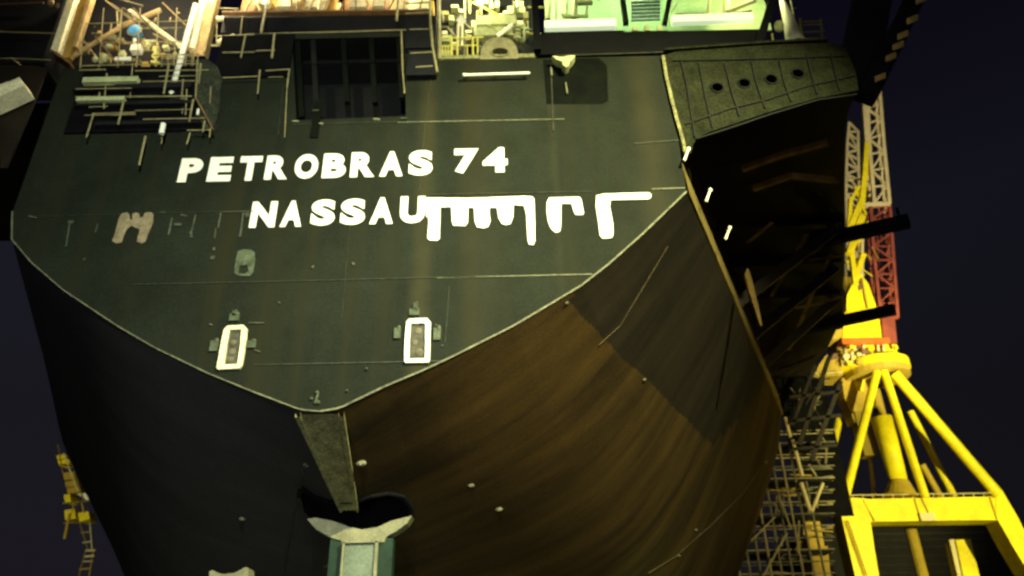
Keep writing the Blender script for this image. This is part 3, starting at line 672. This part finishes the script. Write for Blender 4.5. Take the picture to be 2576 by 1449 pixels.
def scaffold(name, label, poles, ledgers, Y, mt=m_pole, boards=(), dmt=m_poled, cat='scaffold', grp='scaffolds hung over the stern'):
    xs = [p_[0] for p_ in poles]; ys = [max(p_[1], p_[3]) for p_ in poles]
    o = thing(name, P(sum(xs)/len(xs), max(ys), Y), label, cat, grp)
    for q in poles:
        b = MB(); rodp(b, *q[:5], Y+(q[5] if len(q) > 5 else 0)); b.build('standard', mt, o)
    for q in ledgers:
        b = MB(); rodp(b, *q[:5], Y+(q[5] if len(q) > 5 else 0)); b.build('ledger', mt, o)
    for q in boards:
        b = MB(); bx(b, *q[:4], Y, q[4]); b.build('platform', dmt, o)
    return o
scaffold('hanging_scaffold', 'scaffold hung over the stern at the right end of the dark deck box',
         [(1081,-20,1083,60,6),(1083,60,1088,110,7),(1087,110,1100,182,6),(1103,-20,1106,150,9,.3),(1002,-20,998,52,6),(1010,78,1013,180,4),(1013,180,1018,235,3),(1065,90,1069,140,3,.4)],
         [(1020,34,1080,31,4),(1030,74,1078,73,3),(1032,134,1088,131,4),(1046,169,1089,166,4),(1108,68,1130,67,3),(1020,8,1085,6,4)], 29.6, boards=[(1022,40,1096,120,.6),(1024,125,1098,188,.6)], dmt=m_dark)
scaffold('hanging_scaffold', 'thin scaffold tubes hung over the stern left of the ribbed recess',
         [(672,5,657,82,5),(690,84,684,146,5),(654,176,648,236,4),(728,174,722,222,4),(722,222,716,345,2),(617,90,606,145,4),(610,40,600,130,3,.5)],
         [(560,196,650,192,3),(668,178,726,174,3),(675,194,712,193,2),(560,132,640,131,3),(644,128,692,126,3),(590,195,560,196,2)], 29.5)
# ------------------------------------------------------------------ topsides, left module
lm = thing('process_module', P(330, 165, 32), 'beige braced steel process module above the left end of the stern', 'process module')
b = MB(); b.beam(P(196, -30, 30.2), P(142, 137, 30.2), u_(19, P(150, 60, 30.2)), .5); b.build('column_flange', m_cream, lm)
b = MB(); b.beam(P(222, -30, 30.5), P(166, 150, 30.5), u_(26, P(150, 60, 30.5)), .3); b.build('column_web', m_ochre, lm)
b = MB(); b.beam(P(240, -30, 30.3), P(192, 122, 30.3), u_(8, P(150, 60, 30.3)), .4); b.build('column_flange', m_tan, lm)
b = MB(); b.beam(P(138, 140, 30.3), P(186, 172, 30.3), .12, .9); b.build('base_plate', m_brownp, lm)
b = MB(); rodp(b, 168, 152, 222, 118, 13, 30.7); rodp(b, 222, 118, 300, 70, 11, 30.9); rodp(b, 300, 68, 405, 25, 13, 31.1); b.build('brace', m_tan, lm)
b = MB(); rodp(b, 326, 29, 375, 58, 13, 30.5); rodp(b, 372, 56, 462, 122, 11, 30.5); b.build('brace', m_cream, lm)
b = MB(); rodp(b, 240, 92, 292, 158, 4, 30.3); rodp(b, 335, 20, 380, 70, 4, 30.3); rodp(b, 310, 20, 330, 36, 4, 30.3); b.build('tie_rod', m_brownp, lm)
b = MB(); b.hbeam(P(538, -30, 30.6), P(500, 140, 30.6), u_(34, P(520, 60, 30.6)), .5); b.build('column', m_tan, lm)
b = MB(); rodp(b, 518, -30, 483, 125, 17, 30.4); b.build('downpipe', m_cream, lm)
b = MB(); rodp(b, 492, 12, 432, 234, 14, 29.9); b.ball(P(432, 234, 29.9), .11, .11, .12); b.ball(P(492, 12, 29.9), .11, .11, .12)
tag(b.build('long_pipe', m_white), 'long straight white pipe hanging in front of the beige column', 'pipe')
b = MB(); c = P(338, 77, 30.3); b.ring(c, .36, .045, (0, 1, 0)); o = thing('ventilation_fan', P(338, 125, 30.6), 'blue round fan in a ring on a white box', 'fan')
b.build('guard_ring', m_pole, o); b = MB(); b.tube(c+Vector((0, -.1, 0)), c+Vector((0, .35, 0)), .33, n=18); b.ball(c+Vector((0, -.1, 0)), .31, .1, .31); b.build('blue_drum', m_blue, o)
b = MB(); bx(b, 328, 111, 352, 125, 30.4, .4); rodp(b, 339, 98, 339, 112, 8, 30.6); b.build('foot_box', m_white, o)
tk = thing('small_tank', P(275, 160, 30.9), 'pale rounded tank pair low inside the beige module', 'tank')
b = MB(); b.ball(P(275, 118, 30.9), .22, .2, .14); b.build('tank_body', m_pale, tk, smooth=True); b = MB(); b.ball(P(262, 147, 30.9), .2, .2, .3); b.build('tank_body', m_pale, tk, smooth=True); b = MB(); b.ball(P(240, 150, 31), .16, .16, .2); b.build('tank_body', m_pale, tk, smooth=True)
b = MB(); bx(b, 288, 143, 328, 151, 30.4, .1); tag(b.build('lit_tray', m_white), 'short white tray below the blue fan', 'tray')
b = MB(); b.ring(P(392, 140, 30.6), .16, .06, (0, 1, 0)); b.tube(P(392, 165, 30.6), P(390, 120, 30.6), .07); b.tube(P(380, 155, 30.6), P(402, 158, 30.6), .07)
tag(b.build('valve', m_rail), 'yellow green wheel valve at the foot of the white brace', 'valve')
eq = thing('module_equipment', P(350, 165, 32), 'jumble of olive pipes and boxes inside the beige module', 'machinery')
for k in range(32):
    b = MB(); x = random.uniform(195, 480); y = random.uniform(75, 158); bx(b, x, y, x+random.uniform(6, 26), y+random.uniform(4, 14), random.uniform(31, 32.2), .3); b.build('casing', random.choice((m_pale, m_pole, m_poled, m_ochre)), eq)
for k in range(30):
    b = MB(); x = random.uniform(195, 480); y = random.uniform(-10, 150); rodp(b, x, y, x+random.choice((-3, 3, 45, 70)), y+random.uniform(5, 70)*random.choice((0, .1, 1)), random.uniform(2.5, 5), random.uniform(30.8, 32)); b.build('pipe', random.choice((m_pole, m_poled, m_tan)), eq)
b = MB(); bx(b, 190, -40, 500, 165, 33.2, .1); b.build('back_plate', m_dark, eq)
cr = thing('pipe_rack', P(580, 115, 31), 'white and cream pipe stubs on a small rack beside the tan column', 'pipe rack')
b = MB(); rodp(b, 545, 48, 590, 45, 13, 30.8); rodp(b, 582, 84, 612, 68, 15, 30.8); rodp(b, 548, 108, 566, 98, 13, 30.8); rodp(b, 566, 98, 590, 88, 9, 30.8); b.build('pipe_stub', m_cream, cr)
b = MB(); rodp(b, 545, 45, 545, 112, 3, 30.8); rodp(b, 592, 25, 615, 70, 3, 30.8); rodp(b, 540, 90, 615, 92, 3, 30.8); rodp(b, 615, 70, 614, 140, 3, 30.8); rodp(b, 530, 20, 600, 22, 3, 30.8); rodp(b, 530, 115, 610, 114, 5, 30.8); b.build('rack_frame', m_pole, cr)
# hanging gangway left
pol = [(312,250,297,314,5),(235,288,217,346,4),(486,250,476,306,5),(366,343,350,416,5),(478,335,470,362,4),(515,305,510,332,4),(425,160,412,235,5),(497,150,492,250,4),(505,160,500,210,5),(530,320,527,345,3),(408,340,406,362,3)]
for k in range(7): pol.append((215+k*46, 20, 195+k*48, 240, 2.2, .9))
led = [(385,139,500,136,4),(200,166,300,163,4),(300,163,500,160,3),(340,178,525,176,3),(360,205,490,203,3),(190,224,330,222,3),(190,244,482,242,4),(232,286,340,283,3),(340,278,480,275,2),(360,300,515,297,3),(470,328,532,327,3),(400,192,500,190,2),(200,60,480,52,2.2,.9),(200,108,480,104,2.2,.9)]
for k in range(16): x = random.uniform(190, 545); y = random.uniform(150, 250); pol.append((x+4, y, x-2-(330-x)*.02, y+random.uniform(35, 90), random.uniform(2, 4), random.uniform(-.1, .9)))
for k in range(16): x = random.uniform(185, 430); y = random.uniform(165, 305); led.append((x, y, x+random.uniform(40, 130), y-2, random.uniform(2, 3.5), random.uniform(-.1, .8)))
for k in range(8): led.append((400, 142+k*13, 500, 140+k*13, 2, .6))
for k in range(7): pol.append((408+k*15, 140, 402+k*15, 245, 2, .6))
sc = scaffold('hanging_gangway', 'scaffold gangway with hanging tubes slung below the beige module', pol, led, 29.4)
for q in [(208,193,345,205),(192,243,310,252)]:
    b = MB(); bx(b, *q, 29.3, .3); b.build('guard_board', m_pale, sc)
b = MB(); bx(b, 188, 168, 540, 330, 29.86, .1); b.build('backing_net', m_black2, sc)
for q in [(185,208,480,221),(190,254,485,262),(240,303,500,311)]:
    b = MB(); bx(b, *q, 29.5, .5); b.build('platform', m_dark, sc)
b = MB(); b.poly([D2([(500,150),(520,148),(545,165),(556,200),(552,260),(545,300),(530,330),(512,320),(498,290),(496,240)], 29.5)], .5); tag(b.build('safety_net', m_mesh), 'dark netting panel closing the right end of the gangway', 'net')
b = MB(); rodp(b, 490, 242, 536, 326, 4, 29.2); tag(b.build('slanted_tube', m_brownp), 'reddish brown slanted tube at the gangway end', 'tube')
b = MB(); b.tube(P(411, 312, 29.1), P(406, 337, 29.1), .125, n=14); tag(b.build('hanging_lamp_can', m_white), 'white cylinder can hanging under the gangway', 'lamp can', 'white cans under the gangway')
b = MB(); b.tube(P(499, 275, 29.1), P(497, 289, 29.1), .06, n=10); tag(b.build('hanging_lamp_can', m_white), 'smaller white can near the gangway net', 'lamp can', 'white cans under the gangway')
b = MB(); bx(b, 548, 88, 733, 192, 29.8, .12); b.build('bulkhead_or_shade', m_black2, ship)  # black panel standing in for the shadow on this part of the stern
b = MB(); bx(b, 786, 250, 806, 345, 29.9, .06); b.build('dark_strip', m_patch, ship)
b = MB(); q = D2([(0,80),(70,82),(138,84)], 30.4); [b.tube(a, c, .045) for a, c in zip(q, q[1:])]; q = D2([(0,147),(60,148),(128,151)], 30.3); [b.tube(a, c, .03) for a, c in zip(q, q[1:])]; rodp(b, 30, 147, 105, 206, 3, 30); b.build('side_rail', m_pole, ship)
b = MB(); bx(b, -160, -40, 140, 160, 31.2, 3); b.build('bulkhead_or_shade', m_dark, ship)
b = MB(); b.beam(P(-20, 262, 29.2), P(68, 222, 29.2), u_(34, P(0, 240, 29.2)), 1.0); b.beam(P(-20, 240, 29.1), P(32, 222, 29.1), u_(26, P(0, 240, 29.2)), .5); tag(b.build('steel_girder', m_cream), 'cream steel girder end sticking in below the dark bulkhead', 'girder')
b = MB(); b.ball(P(128, 8, 30.5), .18, .2, .25); b.ball(P(145, 14, 30.6), .12, .1, .2); tag(b.build('canvas_bundle', m_tan), 'tan canvas bundle on the dark bulkhead top', 'bundle')
b = MB(); [b.tube(a, c, .06) for a, c in [(P(0, 12, 30.8), P(110, 8, 30.8))]]; b.build('side_rail', m_brownp, ship)

# left edge yard things
b = MB(); c = P(-22, 450, 60); b.ball(c, .9, .9, 1.1); b2 = thing('yard_lamp', P(-22, 560, 60), 'glaring yard lamp at the left frame edge beside the hull', 'lamp')
b.build('lens', m_lampg, b2); b = MB(); b.tube((c.x, c.y, c.z-.9), (c.x, c.y, 6.5), .2); b.build('post', m_poled, b2)

# ------------------------------------------------------------------ dark jib above the right side
jb = thing('crane_jib', P(2165, 240, 37), 'black slanting crane jib with a row of small lit plates on its edge', 'crane jib')
b = MB(); b.beam(P(2180, 245, 37), P(2318, -40, 37), u_(46, P(2200, 100, 37)), 1.2); b.build('boom', m_jib, jb)
b = MB(); b.beam(P(2150, 228, 37.5), P(2200, -40, 37.5), u_(90, P(2200, 100, 37)), 1.2); b.build('boom_housing', m_jib, jb)
for i, (x, y) in enumerate([(2318,0),(2296,50),(2272,89),(2260,116),(2242,145),(2215,196)]):
    b = MB()
    for d in (-5, 0, 5):
        a, c = P(x-13, y+4+d, 36.2), P(x+12, y-6+d, 36.2); b.beam(a, c, u_(4.5, a), .1)
    b.build('sheave_plate', m_tan, jb)

# ------------------------------------------------------------------ yellow portal crane
YC = 80
pcr = thing('portal_crane', P(2320, 1449, YC), 'bright yellow portal crane on pyramid struts right of the ship', 'crane')
def cb(name, pts, mt, Y=YC, dep=2.0, lab=None):
    b = MB(); b.poly([D2(pts, Y)], dep); return b.build(name, mt, pcr, label=lab)
def cs(name, x0, y0, x1, y1, w_px, mt, Y=YC, Y1=None, rnd=False):
    b = MB(); a, c = P(x0, y0, Y), P(x1, y1, Y1 or Y)
    if rnd: b.tube(a, c, u_(w_px, a)/2, n=14)
    else: b.beam(a, c, u_(w_px, a))
    return b.build(name, mt, pcr, smooth=False)
cb('portal_beam', [(2108,1254),(2150,1256),(2500,1249),(2520,1256),(2524,1309),(2500,1308),(2200,1312),(2120,1312)], m_yel, dep=2.4)
cb('leg', [(2106,1250),(2180,1254),(2190,1312),(2200,1380),(2215,1470),(2156,1470),(2140,1400),(2120,1312)], m_yel, YC-.1, 2.4)
cb('leg', [(2506,1232),(2520,1232),(2560,1300),(2640,1460),(2600,1460),(2545,1370),(2506,1300)], m_yel, YC-.1, 2.4)
cb('leg', [(2404,1358),(2441,1356),(2470,1470),(2428,1470)], m_yel, YC+7, 2.4)
cb('ladder_box', [(2388,1358),(2400,1356),(2424,1470),(2414,1470)], m_pyel, YC+7, .6)
cs('strut', 2206, 935, 2124, 1258, 20, m_yel, YC-.2, rnd=True)
cs('strut', 2222, 930, 2328, 1252, 19, m_yel, YC-.3, rnd=True)
cs('strut', 2250, 940, 2512, 1246, 26, m_yel, YC-.2, rnd=True)
cs('strut', 2290, 1035, 2400, 1250, 17, m_yel, YC+5, rnd=True)
cs('strut', 2112, 1050, 2098, 1110, 18, m_yel, YC+5, rnd=True); cs('strut', 2098, 1108, 2108, 1262, 18, m_yel, YC+5, rnd=True)
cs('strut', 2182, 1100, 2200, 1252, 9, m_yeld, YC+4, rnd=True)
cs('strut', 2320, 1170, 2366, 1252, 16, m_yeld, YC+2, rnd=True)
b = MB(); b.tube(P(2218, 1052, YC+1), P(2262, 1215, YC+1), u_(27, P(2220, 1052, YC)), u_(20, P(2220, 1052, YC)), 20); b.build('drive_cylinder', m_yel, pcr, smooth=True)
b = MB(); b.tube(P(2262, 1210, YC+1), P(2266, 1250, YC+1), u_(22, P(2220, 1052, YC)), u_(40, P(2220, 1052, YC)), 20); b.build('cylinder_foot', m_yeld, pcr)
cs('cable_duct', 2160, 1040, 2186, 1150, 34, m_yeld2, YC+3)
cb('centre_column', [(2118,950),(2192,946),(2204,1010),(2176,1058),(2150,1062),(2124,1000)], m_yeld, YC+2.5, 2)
cb('column_panel', [(2148,950),(2176,948),(2172,985),(2155,980)], m_yel, YC+2.2, .2)
b = MB(); c = P(2202, 928, YC+2); b.tube((c.x, c.y, c.z-.45), (c.x, c.y, c.z+.45), u_(80, c), n=32); b.build('slewing_ring', m_yel, pcr)
b = MB(); b.tube((c.x, c.y, c.z-1.2), (c.x, c.y, c.z-.46), u_(76, c), n=32); b.build('ring_skirt', m_yeld, pcr)
cb('machinery_house', [(2120,868),(2252,866),(2262,905),(2266,918),(2118,920),(2114,890)], m_yel, YC, 4)
cb('house_window', [(2160,890),(2200,887),(2203,906),(2164,908)], m_brownp, YC-.15, .1); cb('house_window', [(2230,884),(2252,882),(2256,900),(2232,902)], m_yeld, YC-.15, .1); cb('house_window', [(2096,890),(2112,888),(2112,902),(2090,905)], m_brownp, YC-.15, .1)
for x in (2126, 2142, 2172, 2208, 2222): cs('house_rib', x, 868, x+3, 915, 5, m_pyel, YC-.4)
random.seed(11)
for k in range(26):
    x = random.uniform(2100, 2252); y = random.uniform(866, 912); b = MB(); bx(b, x, y, x+random.uniform(4, 18), y+random.uniform(3, 10), YC-random.uniform(.3, 1.4), .4); b.build('fitting', random.choice((m_yel, m_yeld, m_brownp, m_pyel)), pcr)
for k in range(10):
    x = random.uniform(2130, 2200); y = random.uniform(540, 760); b = MB(); rodp(b, x, y, x+random.choice((0, 16, -12, 25)), y+random.uniform(4, 40), random.uniform(2.5, 5), YC+random.uniform(-1, 2)); b.build('rod', random.choice((m_yel, m_yeld, m_pyel)), pcr)
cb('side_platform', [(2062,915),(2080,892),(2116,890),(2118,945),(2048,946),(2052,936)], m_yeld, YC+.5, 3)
cb('red_bar', [(2118,851),(2236,849),(2240,862),(2120,866)], m_orange, YC-.5, 1.5)
cb('winch_house', [(2122,822),(2212,798),(2218,849),(2119,851)], m_yel, YC-.3, 4)
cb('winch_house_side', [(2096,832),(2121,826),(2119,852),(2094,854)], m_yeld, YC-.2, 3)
cb('red_mast_base', [(2218,798),(2250,795),(2257,862),(2222,862)], m_red, YC, 2)
cb('jib_foot', [(2130,782),(2130,745),(2150,700),(2166,690),(2185,715),(2206,775)], m_yel, YC-.3, 2)
cb('foot_opening', [(2158,712),(2166,702),(2174,722),(2162,730)], m_brownp, YC-.45, .1); cs('foot_groove', 2168, 700, 2182, 775, 4, m_yeld, YC-.45)
# red lattice mast
def lattice(name, cl, cr_, n, w1, w2, mt, Y=YC):
    b = MB(); A = arc([P(x, y, Y) for x, y in cl], n); B = arc([P(x, y, Y) for x, y in cr_], n)
    for L_ in (A, B):
        for p_, q in zip(L_, L_[1:]): b.beam(p_, q, u_(w1, p_)); b.beam(p_+Vector((.3, 2, 0)), q+Vector((.3, 2, 0)), u_(w1, p_)*.8)
    for i in range(n):
        a, c = (A[i], B[i+1]) if i % 2 else (B[i], A[i+1]); b.beam(a, c, u_(w2, a)); b.beam(A[i], B[i], u_(w2, a)*.7)
        b.beam(A[i] if i % 2 else B[i], (A[i+1] if i % 2 else B[i+1])+Vector((.3, 2, 0)), u_(w2, a)*.7)
    b.beam(A[n], B[n], u_(w2, A[n])*1.6)
    return b.build(name, mt, pcr)
lattice('red_mast', [(2190,520),(2198,640),(2216,800)], [(2238,520),(2246,640),(2258,800)], 8, 7, 4, m_red)
lattice('red_mast', [(2210,520),(2222,640),(2236,800)], [(2236,520),(2244,640),(2254,800)], 6, 4, 3, m_red, YC+1.5)
lattice('upper_jib', [(2180,238),(2186,362),(2199,512)], [(2211,220),(2222,362),(2237,512)], 7, 8, 4.5, m_pyel)
cs('jib_chord', 2172, 250, 2180, 362, 9, m_pyel); cs('jib_chord', 2180, 362, 2172, 470, 12, m_yel); cs('jib_foot_bar', 2174, 517, 2238, 514, 10, m_pyel)
b = MB(); c = P(2194, 236, YC); b.ring(c, u_(13, c), .22, (0, 1, 0), 20, 6); b.build('head_sheave', m_pyel, pcr)
for q in [(2176,430,2166,520,13),(2168,505,2140,572,15),(2140,500,2133,600,9),(2162,470,2140,505,8),(2184,560,2158,612,9),(2150,470,2178,540,5)]: cs('link_arm', *q, m_yel, YC-.5)
for y in (450, 480, 520, 590, 650, 690): cs('link_cross', 2132, y+4, 2176, y, 3.5, m_pyel if y < 500 else m_yeld, YC+.5)
cs('link_rod', 2168, 545, 2136, 640, 16, m_yel, YC-.6); cs('mast_rod', 2170, 520, 2168, 720, 6, m_pyel); cs('link_rod', 2172, 640, 2152, 700, 12, m_yel, YC-.2); cs('link_rod', 2140, 625, 2152, 720, 12, m_yel, YC-.2); cs('link_rod', 2128, 660, 2150, 655, 7, m_yel); 
for (x0, y0, x1, y1) in [(2120,1246,2500,1240),(2118,910,2262,905),(2050,938,2118,936)]:
    b = MB(); rodp(b, x0, y0, x1, y1, 2.2, YC-.3); n = int(abs(x1-x0)/24)
    for k in range(n+1): x = x0+(x1-x0)*k/n; y = y0+(y1-y0)*k/n; rodp(b, x, y, x, y+9, 1.8, YC-.3)
    b.build('handrail', m_pyel, pcr)
b = MB(); rodp(b, 2127, 1310, 2175, 1449, 2.5, YC-.3); rodp(b, 2134, 1310, 2182, 1449, 2.5, YC-.3)
for k in range(16): rodp(b, 2127+k*3, 1310+k*8.6, 2134+k*3, 1310+k*8.6, 2, YC-.3)
b.build('ladder', m_yeld, pcr)
for q in [(2170,1256,2200,1310),(2318,1252,2345,1310),(2300,1254,2318,1310),(2490,1250,2508,1306)]:
    b = MB(); rodp(b, *q, 3.5, YC-.1); b.build('stiffener', m_yeld, pcr)
b = MB(); bx(b, 2316, 1290, 2352, 1310, YC-.4, .4); b.build('junction_box', m_pyel, pcr)
# second jib
sj = thing('tower_crane', P(2140, 700, YC+12), 'slim pale lattice crane mast partly hidden behind the yellow jib', 'crane')
def lat2(cl, cr_, n, w1, w2, mt, Y, par, name):
    b = MB(); A = arc([P(x, y, Y) for x, y in cl], n); B = arc([P(x, y, Y) for x, y in cr_], n)
    for L_ in (A, B):
        for p_, q in zip(L_, L_[1:]): b.beam(p_, q, u_(w1, p_))
    for i in range(n): a, c = (A[i], B[i+1]) if i % 2 else (B[i], A[i+1]); b.beam(a, c, u_(w2, a)); b.beam(A[i], B[i], u_(w2, a))
    return b.build(name, mt, par)
lat2([(2136,308),(2131,362),(2128,450),(2128,700)], [(2158,330),(2158,362),(2160,450),(2160,700)], 14, 6, 4, m_pyel, YC+12, sj, 'mast')
b = MB(); b.tube(P(2128, 700, YC+12), Vector((P(2128, 700, YC+12).x, YC+12, 6.5)), .6); b.build('lower_mast', m_yeld, sj)

# shed behind the crane
sd = thing('dock_shed', P(2330, 1449, 130), 'long dark clad shed seen through the crane portal', 'shed')
b = MB(); a, c = P(2150, 1322, 130), P(2530, 1318, 130); b.box((a.x-6, 130, 6.5), (c.x+2, 160, a.z)); b.build('wall', m_shed, sd)
for y in (1342, 1358, 1376, 1398, 1420, 1440):
    b = MB(); b.beam(P(2190, y+2, 129.8), P(2500, y-3, 129.8), .16 if y != 1342 else .3, .2); b.build('cladding_rail', m_shed2, sd)
# ------------------------------------------------------------------ scaffold tower lower right
YS = 70
st_ = thing('scaffold_tower', P(1990, 1449, YS), 'tall scaffold tower with decks and braces between hull and yellow crane', 'scaffold')
random.seed(5)
for k in range(9):
    x = 1872+k*27; top = [1330, 1290, 1225, 1160, 1000, 985, 1010, 1080, 1180][k]
    for dy in (0, 3.5):
        b = MB(); a = P(x-8, 1470, YS+dy); c = P(x-8, top+30, YS+dy); b.tube((a.x, YS+dy, 0), (a.x, YS+dy, c.z), .11, n=6); b.build('standard', m_poled if k % 3 else m_pole, st_)
for j in range(13):
    y = 1085+j*30; xa = max(1862, 1990-(y-1020)*.45); b = MB()
    rodp(b, xa, y, 2100, y-4, 3.2, YS); rodp(b, xa, y+8, 2095, y+4, 2.5, YS+3.5)
    b.build('ledger', m_poled if j % 2 else m_pole, st_)
    if j % 3 == 1:
        b = MB(); bx(b, xa, y, 2095, y+6, YS, 3.5); b.build('platform', m_dark, st_)
for q in [(1994,1107,2018,1198,9),(2015,1215,2038,1285,11),(2070,1215,2042,1288,8),(1975,1050,1988,1100,8),(1960,1250,1990,1330,5),(1890,1360,1950,1300,5),(1920,1449,1980,1340,5),(2010,1395,2004,1375,7)]:
    b = MB(); rodp(b, *q, YS-.5); b.build('brace', m_pyel if q[4] > 7 else m_pole, st_)
for k in range(46):
    x = random.uniform(1900, 2085); y = random.uniform(1110, 1449)
    if x < 1965-(y-1100)*.30: x += 60
    b = MB(); dx, dy = random.choice(((2, 40), (-3, 55), (45, -2), (60, 3), (22, 35), (-22, 35))); rodp(b, x, y, min(2095, x+dx), y+dy, random.uniform(2.5, 5.5), YS+random.uniform(-.4, 3)); b.build('brace', random.choice((m_poled, m_pole, m_yeld)), st_)
for q in [(1985,1000,2120,985,7),(1990,1060,2115,1045,7),(2085,900,2010,1120,10),(2115,960,2040,1160,10),(2050,920,1992,1070,8),(2000,1130,2105,1120,6)]:
    b = MB(); a, c = P(q[0], q[1], YS-1), P(q[2], q[3], YS-1); b.beam(a, c, u_(q[4], a), .3); b.build('dark_beam', m_side2, st_)
for k in range(26):
    x = random.uniform(1985, 2095); y = random.uniform(930, 1110); b = MB(); dx, dy = random.choice(((2, 40), (-3, 30), (25, -2), (22, 30), (-18, 30))); rodp(b, x, y, x+dx, y+dy, random.uniform(2, 4), YS+random.uniform(-.4, 2)); b.build('brace', random.choice((m_side2, m_poled, m_pole)), st_)
b = MB(); bx(b, 1985, 950, 2110, 1300, YS+4, .1); b.build('dark_screen', m_black2, st_)
cb2 = thing('yellow_column', P(2060, 1449, YS+3), 'short fat yellow column at the foot of the scaffold tower', 'column')
b = MB(); b.poly([D2([(2036,1376),(2082,1374),(2092,1470),(2046,1470)], YS+2)], 2); b.build('shaft', m_yeld, cb2)
b = MB(); b.poly([D2([(2026,1310),(2060,1300),(2074,1374),(2036,1376)], YS+2.2)], 1.5); b.build('cap', m_yeld, cb2)
# ------------------------------------------------------------------ far yellow crane, lower left
fc = thing('far_crane', P(180, 1449, 100), 'distant yellow crane glimpsed beyond the left side of the hull', 'crane')
def fbx(name, pts, mt):
    b = MB(); b.poly([D2(pts, 100)], 2); b.build(name, mt, fc)
for q in [((142,1146),(166,1143),(168,1152),(144,1155)), ((145,1158),(172,1155),(176,1165),(148,1168)), ((158,1190),(184,1186),(188,1204),(162,1208)), ((163,1212),(190,1208),(194,1222),(166,1226)), ((168,1228),(198,1224),(200,1238),(170,1242)), ((160,1245),(176,1243),(178,1262),(164,1264)), ((162,1284),(188,1280),(190,1304),(164,1308)), ((196,1290),(222,1286),(226,1306),(200,1312))]:
    fbx('mast_bay', q, random.choice((m_yel, m_yeld)))
for q in [(146,1120,158,1190,3),(160,1140,196,1235,4),(150,1170,178,1180,4),(186,1186,212,1262,4),(158,1266,228,1260,4),(186,1262,182,1290,4),(176,1292,163,1356,8),(206,1266,212,1290,5),(160,1316,228,1312,4),(200,1312,222,1385,3),(226,1312,232,1385,3),(204,1340,228,1338,3),(208,1365,230,1362,3),(216,1385,240,1384,5),(214,1400,238,1398,5),(210,1412,234,1412,3),(200,1432,226,1430,4),(215,1385,196,1460,3),(236,1385,222,1460,3)]:
    b = MB(); rodp(b, *q, 100); b.build('rod', random.choice((m_yeld, m_pyel, m_yeld2)), fc)
fbx('cab', [(194,1242),(214,1240),(226,1256),(218,1258),(205,1249)], m_white)
# teal padded trestle at the very bottom
tr = thing('keel_trestle', P(575, 1449, 33), 'small teal lit trestle top under the left side of the hull', 'trestle')
b = MB(); b.poly([D2([(526,1438),(534,1434),(542,1440),(560,1444),(590,1441),(608,1432),(618,1426),(625,1430),(624,1470),(528,1470)], 33)], .8); b.build('saddle', m_horn, tr)
b = MB(); a = P(575, 1460, 33); b.box((a.x-.5, 33.1, 0), (a.x+.5, 33.7, a.z)); b.build('post', m_flank, tr)
